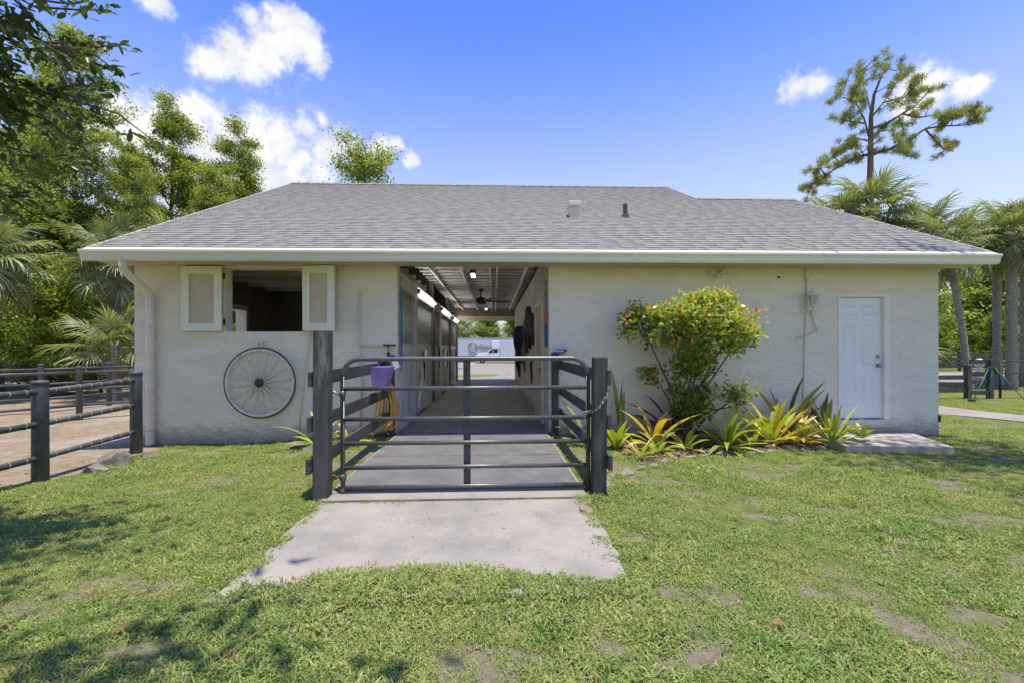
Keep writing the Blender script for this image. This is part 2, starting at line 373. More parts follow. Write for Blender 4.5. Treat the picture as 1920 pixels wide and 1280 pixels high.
# ------------------------------------------------------------------ terrain
def vnoise(x, y, seed=0):
    """cheap smooth value noise, vectorised"""
    x = np.asarray(x, float); y = np.asarray(y, float)
    xi = np.floor(x).astype(int); yi = np.floor(y).astype(int); fx = x-xi; fy = y-yi
    fx = fx*fx*(3-2*fx); fy = fy*fy*(3-2*fy)
    def h(a, b):
        n = (a*374761393 + b*668265263 + seed*974711) & 0x7fffffff
        n = ((n ^ (n >> 13))*1274126177) & 0x7fffffff
        return (n & 0xffff)/65535.0
    return (h(xi,yi)*(1-fx)+h(xi+1,yi)*fx)*(1-fy)+(h(xi,yi+1)*(1-fx)+h(xi+1,yi+1)*fx)*fy
def fbm(x, y, seed=0, o=4):
    t = 0; a = .5
    for i in range(o): t = t + a*vnoise(np.asarray(x)*2**i, np.asarray(y)*2**i, seed+i); a *= .5
    return t/(1-.5**o)
def gz(x, y):
    x = np.asarray(x, float); y = np.asarray(y, float)
    z = -0.035 - 0.085*smooth(1.4, 4.2, np.abs(x+0.35))
    z = z - 0.03*smooth(-3, -1, y)*smooth(1.0, 2.0, np.abs(x+.35))
    z = z - 0.05*smooth(-5.2, -8, -np.abs(x))*0
    z = z - 0.07*smooth(5.4, 9, -x) - 0.10*smooth(8, 14, x)
    z = z - 0.55*smooth(14, 60, y)
    z = z + 0.025*(fbm(x*.8, y*.8, 3, 3)-.5)
    return z
BARE = [(1.08,-5.09,.22,.16),(1.83,-5.1,.25,.12),(2.33,-5.09,.3,.14),(2.27,-5.46,.22,.16),(1.07,-5.53,.18,.2),(-2.35,-4.78,.28,.12),
        (-1.66,-4.97,.2,.1),(2.24,-5.77,.25,.14),(1.6,-2.82,.3,.25),(1.54,-5.51,.12,.1),(-3.57,-2.74,.35,.16),(-2.45,-5.1,.3,.1),(-4.49,-.6,.9,.22),
        (-2.8,-1.0,.4,.25),(4.88,-2.88,.5,.25),(6.9,-1.71,.5,.2),(6.4,-1.6,.4,.15),(7.6,-1.0,.6,.25),(8.3,-.3,.5,.3),(-2.1,-2.2,.22,.7),(-1.85,-1.2,.3,.9),(1.3,-1.5,.35,1.2),
        (3.5,-5.0,.4,.14),(1.35,-5.25,.35,.3),(2.6,-5.3,.5,.25),(3.0,-4.7,.45,.2),(-3.0,-5.0,.5,.16),(-2.0,-4.85,.4,.12),(4.4,-3.9,.5,.2),(5.6,-2.6,.6,.2),(3.4,-4.3,.35,.14),(0.6,-5.55,.2,.1),(-.2,-5.6,.14,.08),(1.45,-2.2,.35,.4),(2.0,-3.2,.3,.12),(-3.2,-4.0,.3,.1)]
def bare(x, y):
    b = np.zeros(np.shape(x))
    n = fbm(np.asarray(x)*5.1, np.asarray(y)*5.1, 11, 5)
    for (cx, cy_, rx, ry) in BARE:
        d = np.sqrt(((x-cx)/rx)**2+((y-cy_)/ry)**2)
        b = np.maximum(b, .95*smooth(1.45, .2, d + (n-.5)*3.0))
    b = np.maximum(b*.85, .7*smooth(.62, .78, fbm(np.asarray(x)*1.3+5, np.asarray(y)*2.1, 21, 4)))
    return b
def sandf(x, y):
    """1 in the sand paddock left of the fence"""
    n = (fbm(np.asarray(x)*1.7, np.asarray(y)*1.7, 31, 4)-.5)*.55
    edge = np.where(y > -2.3, -5.32, -5.32-(-2.3-y)*1.5)
    edge = np.where(y > 0, -5.9, edge)
    return smooth(-.12, .12, edge - x + n*np.where(y > -.2, .3, 1.0))*smooth(26, 24, y)
EDGE = [(1.05,-3.0),(1.27,-2.7),(1.78,-2.27),(2.42,-1.65),(3.12,-1.27),(3.76,-1.12),(4.77,-.87),(5.25,-.82)]
def edge_y(x):
    return np.interp(x, [p[0] for p in EDGE], [p[1] for p in EDGE])
def mulchf(x, y):
    x = np.asarray(x); y = np.asarray(y)
    n = (fbm(x*2.3, y*2.3, 41, 3)-.5)*.3
    return smooth(-.05, .1, y-edge_y(x)+n*smooth(3.2, 2.0, x))*smooth(1.5, 2.2, x+n*2)*smooth(5.5, 5.3, x)*(y < .3)
def gravelf(x, y):
    n = (fbm(np.asarray(x)*.5, np.asarray(y)*.5, 51, 4)-.5)*3
    g = smooth(12.5, 13.2, y)*smooth(-7, -5, x)
    grass_island = smooth(1, .3, np.sqrt(((x+1.6)/2.6)**2+((y-17)/2.2)**2)+n*.15)
    g = g*(1-grass_island)
    strip = smooth(2.0, .6, np.abs(y-40+n*.3))
    g = g*(1-strip*.9)
    return g*smooth(66, 60, y)*smooth(30, 22, x)
def axis(dense, far):
    return np.array(dense + far)
def build_ground():
    def grow(a, s, lim, k=1.18):
        o = []; 
        while abs(a) < lim: a += s; s *= k; o.append(a)
        return o
    xs = sorted(grow(-17, -.4, 900, 1.25) + list(np.arange(-17, -6.5, .25)) + list(np.arange(-6.5, 9, .09)) + list(np.arange(9, 26, .3)) + grow(26, .4, 900, 1.25))
    ys = sorted(grow(-8, -.2, 600, 1.3) + list(np.arange(-8, 1, .09)) + list(np.arange(1, 26, .3)) + grow(26, .5, 1200, 1.18))
    xs = np.array(xs); ys = np.array(ys); nx, ny = len(xs), len(ys)
    X, Y = np.meshgrid(xs, ys); Xf = X.ravel(); Yf = Y.ravel(); Z = gz(Xf, Yf)
    Z = np.where((Yf > .05) & (Yf < 12.6) & (Xf > -5.85) & (Xf < 5.3), np.minimum(Z, -.2), Z)
    Z = np.where((Yf > .05) & (Yf < 8.7) & (Xf > 5) & (Xf < 7.8), np.minimum(Z, -.2), Z)
    Z = np.where((Yf > -4.5) & (Yf <= .05) & (Xf > -1.5) & (Xf < .8), np.minimum(Z, -.12), Z)
    Z = Z + .03*mulchf(Xf, Yf)
    sa = sandf(Xf, Yf); mu = mulchf(Xf, Yf); gr = gravelf(Xf, Yf); ba = bare(Xf, Yf)
    V = np.stack([Xf, Yf, Z], 1)
    i = np.arange(nx-1)[None, :] + np.arange(ny-1)[:, None]*nx; i = i.ravel()
    F = np.stack([i, i+1, i+1+nx, i+nx], 1)
    cls = np.zeros(len(F), int)
    for k, a in ((1, sa), (2, mu), (3, gr)):
        cls[a[F].mean(1) > .5] = k
    for k, nm in enumerate(('lawn', 'sand_paddock', 'mulch_bed', 'gravel_yard')):
        f = F[cls == k]; used, inv = np.unique(f, return_inverse=True)
        me = npmesh(nm, V[used], inv.reshape(-1, 4), mat='ground', smooth_=True)
        for an, a in (('sand', sa), ('mulch', mu), ('gravel', gr), ('bare', ba)):
            at = me.attributes.new(an, 'FLOAT', 'POINT'); at.data.foreach_set('value', a[used].astype(np.float32))
        o = bpy.data.objects.new(nm, me); COL.objects.link(o); struct(o)
def ground_mat():
    m = bpy.data.materials.new('ground'); m.use_nodes = True; nt = m.node_tree; N = nt.nodes; L = nt.links
    b = N['Principled BSDF']; b.inputs['Roughness'].default_value = .95; b.inputs['Specular IOR Level'].default_value = .1
    pos = N.new('ShaderNodeNewGeometry').outputs['Position']
    def noise(s, d=6, ro=.65):
        n = N.new('ShaderNodeTexNoise'); n.inputs['Scale'].default_value = s; n.inputs['Detail'].default_value = d; n.inputs['Roughness'].default_value = ro
        L.new(pos, n.inputs['Vector']); return n.outputs['Fac']
    def rng(v, a, b_):
        r = N.new('ShaderNodeMapRange'); L.new(v, r.inputs['Value']); r.inputs['From Min'].default_value = a; r.inputs['From Max'].default_value = b_; return r.outputs[0]
    def mix(f, A, B):
        x = N.new('ShaderNodeMix'); x.data_type = 'RGBA'
        for k, q in (('Factor', f), ('A', A), ('B', B)):
            if isinstance(q, tuple): x.inputs[k].default_value = (*q, 1)
            else: L.new(q, x.inputs[k])
        return x.outputs['Result']
    def att(n):
        a = N.new('ShaderNodeAttribute'); a.attribute_name = n; return a.outputs['Fac']
    def edge(a):   # break the edge of a mask with fine noise
        ad = N.new('ShaderNodeMath'); ad.operation = 'MULTIPLY_ADD'; L.new(noise(9, 5), ad.inputs[0]); ad.inputs[1].default_value = .7; L.new(a, ad.inputs[2])
        return rng(ad.outputs[0], .68, .98)
    grass = mix(rng(noise(40, 5), .35, .65), (.10,.12,.03), (.23,.24,.075))
    grass = mix(rng(noise(.7, 4), .4, .7), grass, (.16,.18,.05))
    soil = mix(rng(noise(25, 6), .35, .65), (.25,.215,.155), (.15,.135,.085))
    sand = mix(rng(noise(6, 7), .35, .65), (.35,.28,.20), (.22,.175,.12))
    sand = mix(rng(noise(.35, 5), .5, .68), sand, (.40,.36,.31))
    sand = mix(rng(noise(1.6, 6), .62, .72), sand, (.19,.20,.07))
    mul = mix(rng(noise(38, 5), .35, .65), (.155,.10,.07), (.28,.20,.15))
    gra = mix(rng(noise(3, 8), .35, .65), (.23,.215,.19), (.30,.28,.25))
    sand = mix(rng(noise(24, 7, .75), .54, .66), sand, (.17,.135,.095))
    soil = mix(rng(noise(90, 4), .60, .70), soil, (.36,.32,.26))
    c = mix(edge(att('bare')), grass, soil)
    c = mix(edge(att('mulch')), c, mul); c = mix(edge(att('sand')), c, sand); c = mix(edge(att('gravel')), c, gra)
    L.new(c, b.inputs['Base Color'])
    bp = N.new('ShaderNodeBump'); bp.inputs['Strength'].default_value = .8; bp.inputs['Distance'].default_value = .03
    L.new(noise(22, 8, .7), bp.inputs['Height']); L.new(bp.outputs[0], b.inputs['Normal'])
    MATS['ground'] = m
ground_mat(); build_ground()

def slab_poly(name, pts, z, t, m):
    return MB().prism([(x, y, z-t) for x, y in pts], (0,0,t)).build(name, m)
# concrete pad before the gate, worn front edge
r2 = random.Random(3)
front = [(-1.64+2.48*i/24, -5.10+r2.uniform(-.015,.015)) for i in range(25)]
right = [(0.86+r2.uniform(-.025,.02), y) for y in np.arange(-4.75, -3.5, .13)]
left = [(-1.62+r2.uniform(-.012,.012), y) for y in np.arange(-3.5, -4.9, -.2)]
struct(slab_poly('concrete_pad', front+right+[(0.87,-3.435),(-1.62,-3.435)]+left, -.012, .16, 'concrete'))
struct(MB().box(-1.63,.90,-3.41,-.002,-.2,.0).build('concrete_walk', 'concrete'))
struct(MB().box(-1.7,.95,.002,13.0,-.2,-.002).build('aisle_floor', 'aisle_concrete'))
struct(slab_poly('door_stoop', [(5.28,-1.13),(6.78,-1.30),(7.28,-.005),(5.28,-.005)], -.055, .14, 'concrete_old'))
# driveway ribbon at the right
DR = [((13.6,6.0),(11.6,4.2)),((12.24,4.3),(10.79,2.87)),((12.28,3.24),(11.18,2.26)),((12.6,2.2),(11.5,1.5)),((14.5,.6),(13.2,-.3)),((22,-3),(21,-4.2))]
mb = MB()
for (a, b), (c, d) in zip(DR[:-1], DR[1:]):
    mb.prism([(*a,-.3),(*c,-.3),(*d,-.3),(*b,-.3)], (0,0,.11))
struct(mb.build('driveway', 'concrete'))
struct(MB().prism([(18,17,-.35),(60,15.0,-.35),(60,19,-.35),(18,21,-.35)], (0,0,.16)).build('far_driveway', 'concrete'))
# rubber mats
for nm, (x0,x1,y0,y1), lb in (('rubber_mat', (-1.60,.875,-3.12,-1.72), 'black rubber mat lying just behind the steel gate'),
                              ('rubber_mat', (-1.60,.875,-1.70,-.30), 'black rubber mat between the gate mat and the barn entrance'),
                              ('rubber_mat', (-1.58,.90,-.1,1.5), 'black rubber mat just inside the aisle entrance')):
    tag(MB().box(x0,x1,y0,y1,.001,.014).build(nm, 'rubber', bev=.004), lb, 'mat', 'rubber mats on the walkway')

# ------------------------------------------------------------------ the stable building
B = thing('stable_building', 'beige stucco horse stable with grey shingle roof and open centre aisle', 'building', (1, 6, 0))
T = .20
mb = MB()                                                    # front wall, left of the aisle
mb.box(-5.92,-4.45,0,T,-.35,3.05); mb.box(-3.15,-1.62,0,T,-.35,3.05); mb.box(-4.45,-3.15,0,T,-.35,1.71); mb.box(-4.45,-3.15,0,T,2.76,3.05)
mb.build('front_wall', 'stucco', B)['label'] = 'front wall left of the aisle, with an open window'
mb = MB(); mb.box(.95,6.03,0,T,-.35,3.05); mb.box(6.97,7.87,0,T,-.35,3.05); mb.box(6.03,6.97,0,T,2.36,3.05); mb.box(6.03,6.97,0,T,-.35,.15)
mb.build('front_wall', 'stucco', B)['label'] = 'front wall right of the aisle, with a white door'
mb = MB(); mb.box(-5.92,-5.72,T,1.75,-.35,3.05); mb.box(-5.92,-5.72,3.05,12.7,-.35,3.05); mb.box(-5.92,-5.72,1.75,3.05,2.38,3.05)
mb.prism([(-5.92,-.02,3.05),(-5.92,6.6,6.36),(-5.92,13.2,3.05)], (.2,0,0))
mb.build('side_wall', 'stucco', B)
mb = MB(); mb.box(7.67,7.87,T,8.8,-.35,3.05); mb.prism([(7.67,-.02,3.05),(7.67,4.5,5.30),(7.67,9.0,3.05)], (.2,0,0)); mb.build('side_wall', 'stucco', B)
MB().box(-5.92,-1.72,12.7,12.9,-.35,3.05).build('rear_wall', 'stucco', B)
mb = MB(); mb.box(1.1,5.5,12.7,12.9,-.35,3.05); mb.box(5.3,5.5,8.8,12.7,-.35,3.05); mb.box(5.5,7.87,8.8,9.0,-.35,3.05)
mb.prism([(5.3,1.0,3.6),(5.3,6.6,6.36),(5.3,13.2,3.05),(5.3,8.0,3.05)], (.2,0,0))
mb.build('rear_wall', 'stucco', B)
# stall behind the window
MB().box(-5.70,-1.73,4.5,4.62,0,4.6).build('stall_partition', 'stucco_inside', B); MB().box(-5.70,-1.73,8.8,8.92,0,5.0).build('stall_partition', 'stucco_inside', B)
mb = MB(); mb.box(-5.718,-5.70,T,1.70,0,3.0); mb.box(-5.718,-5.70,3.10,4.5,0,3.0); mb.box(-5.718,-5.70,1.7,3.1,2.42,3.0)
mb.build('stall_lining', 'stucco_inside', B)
mb = MB(); mb.box(-5.93,-5.69,1.75,1.83,0,2.38); mb.box(-5.93,-5.69,2.97,3.05,0,2.38); mb.box(-5.93,-5.69,1.83,2.97,2.30,2.38)
mb.build('door_frame', 'white_paint', B)
MB().box(-5.72,-1.72,T,12.7,-.1,-.02).build('stall_floor', 'concrete_old', B)
for y in (.7, 1.5, 2.3, 3.1, 3.9):
    MB().beam((-5.7,y,2.95),(-1.72,y,2.95),.06,.16).build('ceiling_joist', 'timber_pale', B)
# aisle walls
mb = MB(); mb.box(.95,1.1,T,12.9,0,3.12); mb.build('aisle_wall', 'aisle_wall', B)['label'] = 'stained beige aisle wall hung with tack'
j = MB(); j.box(.905,.949,.86,.95,0,2.36); j.box(.905,.949,2.13,2.22,0,2.36); j.box(.905,.949,.95,2.13,2.28,2.36); j.build('door_frame', 'pvc', B)
d = MB(); d.box(.925,.948,.95,2.13,.03,2.28); d = d.build('tack_room_door', 'shutter_panel', B)
MB().lathe([(.02,0),(.03,.02),(.03,.05),(.01,.06)], (.925,1.08,1.02), (-1,0,0), 10).build('door_knob', 'chrome_dark', d, True)
# stall fronts down the left of the aisle
SX0, SX1 = -1.72, -1.64
def stall_front(y0, y1, door):
    p = MB(); 
    if door:
        p.box(SX0,SX1,y0,y1,.06,1.50)
        p = p.build('stall_door', 'stall_board', B)
        b = MB(); w = .10; x = SX1+.012
        for (a0,a1,c0,c1) in ((y0,y0+w,.06,1.5),(y1-w,y1,.06,1.5),(y0+w,y1-w,1.40,1.5),(y0+w,y1-w,.06,.16)):
            b.box(SX1,SX1+.022,a0,a1,c0,c1)
        b.beam((x,y0+w,.16),(x,y1-w,1.40),.018,.09,(1,0,0)); b.beam((x-.003,y0+w,1.40),(x-.003,y1-w,.16),.018,.09,(1,0,0))
        b.build('cross_brace', 'white_paint', p)
    else:
        p.box(SX0,SX1,y0,y1,0,1.50); p = p.build('stall_panel', 'stall_board', B)
    g = MB(); g.box(SX0+.002,SX0+.014,y0,y1,1.53,2.46); g = g.build('grille', 'grille_panel', B)
    MB().box(SX0,SX1+.01,y0,y1,1.502,1.53).build('grille_rail', 'galvanised', g); MB().box(SX0,SX1+.01,y0,y1,2.46,2.479).build('grille_rail', 'galvanised', g)
    n = max(4, int((y1-y0)/.105)); me = None
    for i in range(n):
        y = y0+(i+.5)*(y1-y0)/n
        if me is None:
            o = MB().tube([(SX1-.02,y,1.53),(SX1-.02,y,2.46)], .014, 6).build('bar', 'galvanised', g, True); me = o.data; yb = y
        else: place('bar', me, g, (0, y-yb, 0))
for (a, b, d_) in ((.24,1.60,0),(1.92,3.28,1),(3.30,4.36,0),(4.76,5.92,0),(6.32,7.75,1),(7.77,9.05,0),(9.40,10.8,1),(10.82,12.2,0)): stall_front(a, b, d_)
for (a, b, m) in ((1.62,1.90,'galvanised'),(4.38,4.74,'wood_brown'),(5.94,6.30,'galvanised'),(9.07,9.38,'wood_brown'),(12.22,12.68,'wood_brown')):
    MB().box(-1.73,-1.60,a,b,0,2.478).build('stall_post', m, B, bev=.01)
MB().box(-1.73,-1.60,T,12.69,2.48,2.74).build('header_beam', 'timber_pale', B, bev=.008)
for (a, b) in ((4.5,4.75),(8.6,8.9)): MB().box(-1.74,-1.62,a,b,2.742,3.6).build('king_post', 'wood_brown', B)
for (a, b) in ((1.95,4.6),(6.3,8.9),(10.4,12.6)):
    t = thing('tube_light', 'white fluorescent tube light on the aisle header, %s' % {1.95:'nearest the entrance',6.3:'the middle one of three',10.4:'farthest from the entrance'}[a], 'light', (-1.58,(a+b)/2,2.62), 'tube lights along the stall header')
    MB().tube([(-1.57,a,2.62),(-1.57,b,2.62)], .02, 8).build('tube', 'light_tube', t, True)
    for c in (a-.06, b): MB().box(-1.599,-1.545,c,c+.06,2.57,2.67).build('end_cap', 'iron_dark', t)
# roof framing seen over the aisle
me = None
for x in (-1.35,-.70,-.08,.08,.72):
    if me is None: o = MB().box(x-.022,x+.022,.22,12.5,3.10,3.19).build('truss_chord', 'timber_pale', B); me = o.data; x0 = x
    else: place('truss_chord', me, B, (x-x0,0,0))
me = None; y = .45
while y < 12.4:
    if me is None: o = MB().box(-1.71,.94,y-.06,y+.06,3.192,3.23).build('ceiling_slat', 'timber_pale', B); me = o.data; yb = y
    else: place('ceiling_slat', me, B, (rnd.uniform(-.01,.01),y-yb,rnd.uniform(0,.012)))
    y += .5+rnd.uniform(-.04,.04)
me = None
for i in range(14):
    x = -1.62+i*.2
    if me is None: o = MB().box(x-.095,x+.095,.75,12.5,3.40,3.43).build('deck_board', 'deck_board', B); me = o.data; xb = x
    else: place('deck_board', me, B, (x-xb,0,rnd.uniform(-.012,.012)))
MB().box(-1.62,.94,12.5,12.68,2.86,3.12).build('rear_header', 'wood_brown', B)
rc = MB().box(-1.62,.94,12.72,12.74,2.645,2.86).build('roller_door_curtain', 'ivory', B)
for i in range(5): MB().box(-1.62,.94,12.70,12.719,2.648+i*.045,2.682+i*.045).build('curtain_slat', 'ivory', rc)
# ---- roof
EY, EZ, RY, RZ = -.48, 3.012, 6.6, 6.55
SL = (RZ-EZ)/(RY-EY); AL = math.atan(SL)
NRM = Vector((0,-math.sin(AL),math.cos(AL))); UP = Vector((0,math.cos(AL),math.sin(AL)))
def roofpt(x, s, h=0): return Vector((x,EY,EZ-.012)) + UP*s + NRM*h
XL, XM, XR = -6.23, 5.60, 8.30
Y2 = 4.5; Z2 = EZ+(Y2-EY)*SL
mb = MB()
def slope_slab(x0, x1, ya, za, yb, zb, t=.10):
    mb.prism([(x0,ya,za-.014),(x0,yb,zb-.014),(x0,yb,zb-.014-t),(x0,ya,za-.014-t)], (x1-x0,0,0))
slope_slab(XL, XM, EY, EZ, RY, RZ); slope_slab(XM+.001, XR, EY, EZ, Y2, Z2)
ROOF = mb.build('roof', 'deck_board', B)
mb = MB(); ye = RY+(RY-EY); 
mb.prism([(XL,RY,RZ-.01),(XL,ye,EZ),(XL,ye,EZ-.1),(XL,RY,RZ-.11)], (XM-XL,0,0))
mb.prism([(XM+.001,Y2,Z2-.01),(XM+.001,2*Y2-EY,EZ),(XM+.001,2*Y2-EY,EZ-.1),(XM+.001,Y2,Z2-.11)], (XR-XM,0,0))
mb.build('rear_slope', 'shingle', ROOF)
LEN = (RY-EY)/math.cos(AL); LEN2 = (Y2-EY)/math.cos(AL); EXP = .142
rs = random.Random(5)
nrow = int(LEN/EXP)+1
base = MB(); dark = MB(); rest = MB(); tabs = []
for k in range(nrow):
    s0 = k*EXP; xr = XR if s0 < LEN2-.02 else XM
    s1 = min(s0+EXP+.03, LEN)
    base.add([roofpt(XL,s0,.0042),roofpt(xr,s0,.0042),roofpt(xr,s1,.0005),roofpt(XL,s1,.0005)], [(0,1,2,3)], .501)
    x = XL - rs.uniform(0,.2)
    while x < xr:
        w = rs.uniform(.14,.30); a = max(x, XL); b = min(x+w, xr)
        if b-a > .03: tabs.append((k, a, b, s0, s1))
        g = rs.uniform(.09,.24) if rs.random() < .9 else .004
        ga, gb = max(b, XL), min(b+g, xr)
        if gb-ga > .02: dark.add([roofpt(ga,s0-.002,.0052),roofpt(gb,s0-.002,.0052),roofpt(gb,s0+.042,.0048),roofpt(ga,s0+.042,.0048)], [(0,1,2,3)])
        x = b+g
b_o = base.build('shingle_course', 'shingle', ROOF); b_o['kind'] = 'stuff'
d_o = dark.build('shingle_printed_band', 'shingle_dark', ROOF); d_o['kind'] = 'stuff'  # strips of darker granules printed on the course, seen between tabs
def tabgeo(m, a, b, s0, s1, tone):
    h = .0125; s1 = s0+EXP
    vs = [roofpt(a,s0-.006,.0030),roofpt(b,s0-.006,.0030),roofpt(a,s0-.006,h),roofpt(b,s0-.006,h),roofpt(b,s1,.0036),roofpt(a,s1,.0036)]
    m.add(vs, [(0,1,3,2),(2,3,4,5),(0,2,5),(1,4,3)], tone)
nind = 0
for i, (k, a, b, s0, s1) in enumerate(tabs):
    tone = max(0, min(1, rs.gauss(.5,.27)))
    if nind < 300:
        m = MB(); tabgeo(m, a, b, s0, s1, tone); m.build('shingle', 'shingle', ROOF); nind += 1
    else: tabgeo(rest, a, b, s0, s1, tone)
rest.build('shingle_field', 'shingle', ROOF)['kind'] = 'stuff'
# ridge caps
def ridge(x0, x1, y, z):
    m = MB(); x = x0
    while x < x1-.02:
        b = min(x+.29, x1); 
        m.add([(x,y-.15,z-.15*SL+.012),(b,y-.15,z-.15*SL+.02),(b,y,z+.030),(x,y,z+.022),(x,y+.15,z-.15*SL+.012),(b,y+.15,z-.15*SL+.02)], [(0,1,2,3),(3,2,5,4)], rs.uniform(.2,.8)); x = b
    return m.build('ridge_cap', 'shingle', ROOF)
ridge(XL-.01, XM+.01, RY, RZ-.005); ridge(XM+.01, XR+.01, Y2, Z2-.005)
# rake trim, apron, fascia, soffit, gutter
for x, sa, sb in ((XL-.02,0,LEN),(XR,0,LEN2),(XM+.001,LEN2,LEN)):
    a, b = roofpt(x,sa,.008), roofpt(x,sb,.008)
    MB().prism([a, b, b-Vector((0,0,.16)), a-Vector((0,0,.16))], (.02,0,0)).build('rake_board', 'gutter_white', ROOF)
mb = MB(); mb.prism([(XL-.02,-.595,2.943),(XL-.02,-.47,3.006),(XL-.02,-.47,2.996),(XL-.02,-.595,2.933)], (XR-XL+.04,0,0)); mb.build('drip_apron', 'gutter_white', B)
MB().box(XL,XR,-.47,-.44,2.80,2.99).build('fascia', 'gutter_white', B)
MB().box(XL+.005,XR-.005,-.44,-.002,2.805,2.82).build('soffit', 'shutter_panel', B)
prof = [(-.472,2.80),(-.472,2.93),(-.59,2.93),(-.60,2.945),(-.607,2.945),(-.607,2.915),(-.585,2.89),(-.57,2.855),(-.568,2.825),(-.55,2.787),(-.49,2.787)]
mb = MB(); mb.prism([(-6.29,y,z) for y, z in prof], (8.36+6.29,0,0)); mb.build('gutter', 'gutter_white', B)
# window reveal trims and step under the door
MB().box(5.93,7.13,-.045,-.001,.02,.148).build('door_sill', 'stucco', B, bev=.006)
# downspout
ds = MB().beam((-5.67,-.53,2.80),(-5.67,-.53,2.64),.095,.075,(0,1,0))
ds = MB()
path = [(-5.69,-.53,2.80),(-5.69,-.53,2.70),(-5.685,-.50,2.63),(-5.66,-.36,2.53),(-5.63,-.20,2.43),(-5.62,-.11,2.36),(-5.615,-.075,2.27),(-5.615,-.075,1.2),(-5.615,-.075,.08)]
ds.tube(path, .058, 8)
dso = ds.build('downspout', 'stucco', B, bev=0)
mb = MB()
for i in range(7): mb.lathe([(.062,0),(.07,.012),(.062,.024)], (-5.615,-.075,-.13+i*.03), n=12, caps=False)
mb.lathe([(.06,0),(.06,.22)], (-5.615,-.075,-.14), n=12); mb.build('corrugated_foot', 'pvc', dso, True)
# roof vents
v = MB(); c = roofpt(1.74, 2.80, 0); v.box(c.x-.10,c.x+.10,c.y-.12,c.y+.12,c.z-.08,c.z+.20); v.box(c.x-.13,c.x+.13,c.y-.16,c.y+.14,c.z+.20,c.z+.30)
v.build('roof_vent', 'ivory', ROOF, bev=.015)
v = MB(); c = roofpt(2.87, 2.82, 0); v.tube([(c.x,c.y,c.z-.1),(c.x,c.y,c.z+.28)], .05, 12); v.lathe([(.11,0),(.07,.06),(.06,.08)], (c.x,c.y,c.z-.01), tuple(NRM), 12); v.build('vent_pipe', 'vent_grey', ROOF)
# ---- shutters
def shutter(x0, x1, z0, z1, yo, ang, pivot, lab):
    s = MB().box(x0+.001,x1-.001,yo-.018,yo+.018,z0+.001,z1-.001).build('shutter', 'shutter_panel', B, org=Vector((0,0,0)))
    f = MB(); w = .125; y0, y1 = yo-.042, yo-.018
    f.box(x0,x0+w,y0,y1,z0,z1); f.box(x1-w,x1,y0,y1,z0,z1); f.box(x0+w+.001,x1-w-.001,y0,y1,z1-w,z1); f.box(x0+w+.001,x1-w-.001,y0,y1,z0,z0+w)
    fo = f.build('shutter_frame', 'shutter_white', s, bev=.004, org=Vector((0,0,0)))
    s['label'] = lab
    m = Matrix.Translation((pivot,0,0)) @ Matrix.Rotation(ang, 4, 'Z') @ Matrix.Translation((-pivot,0,0))
    s.matrix_local = Matrix.Translation(-ORG[B.name]) @ m
    for z in (z0+.15, z1-.15): MB().box(pivot-.03,pivot+.03,yo+.005,yo+.019,z-.05,z+.05).build('hinge', 'iron_dark', s, org=Vector((0,0,0)))
shutter(-5.12,-4.47,1.72,2.78,-.045,0,-4.47,'left shutter folded flat against the wall')
shutter(-3.14,-2.58,1.72,2.79,-.06,R(-10),-3.14,'right shutter standing slightly off the wall')
# ---- white six-panel door
D = MB().box(6.075,6.87,.055,.095,.17,2.295).build('door', 'door_white', B, bev=.003)
D['label'] = 'white six-panel entrance door'
for (x0,x1) in ((6.19,6.41),(6.535,6.755)):
    for (z0,z1) in ((1.98,2.16),(1.12,1.83),(.40,.95)):
        p = MB(); q = .022
        o = [(x0,z0),(x1,z0),(x1,z1),(x0,z1)]; i1 = [(x0+q,z0+q),(x1-q,z0+q),(x1-q,z1-q),(x0+q,z1-q)]; i2 = [(x0+2*q,z0+2*q),(x1-2*q,z0+2*q),(x1-2*q,z1-2*q),(x0+2*q,z1-2*q)]
        vs = [(a,.0545,b_) for a, b_ in o]+[(a,.043,b_) for a, b_ in i1]+[(a,.0535,b_) for a, b_ in i2]
        p.add(vs, [(k,(k+1) % 4,4+(k+1) % 4,4+k) for k in range(4)]+[(4+k,4+(k+1) % 4,8+(k+1) % 4,8+k) for k in range(4)]+[(8,9,10,11)])
        p.build('door_panel', 'door_white', D)
f = MB(); f.box(6.031,6.074,-.012,.10,.151,2.359); f.box(6.872,6.968,-.012,.10,.151,2.359); f.box(6.075,6.871,-.012,.10,2.30,2.359); f.build('door_frame', 'white_paint', B, bev=.004)
for z, nm in ((1.10,'door_knob'),(1.26,'deadbolt')):
    k = MB().lathe([(.034,0),(.034,.008),(.013,.014),(.013,.03),(.03,.042),(.033,.06),(.02,.074)] if nm == 'door_knob' else [(.03,0),(.032,.02),(.02,.03)], (6.80,.055,z), (0,-1,0), 14); k.build(nm, 'chrome_dark', D, True)
for z in (.45,1.25,2.05): MB().box(6.068,6.084,.04,.0545,z-.045,z+.045).build('hinge', 'chrome_dark', D)

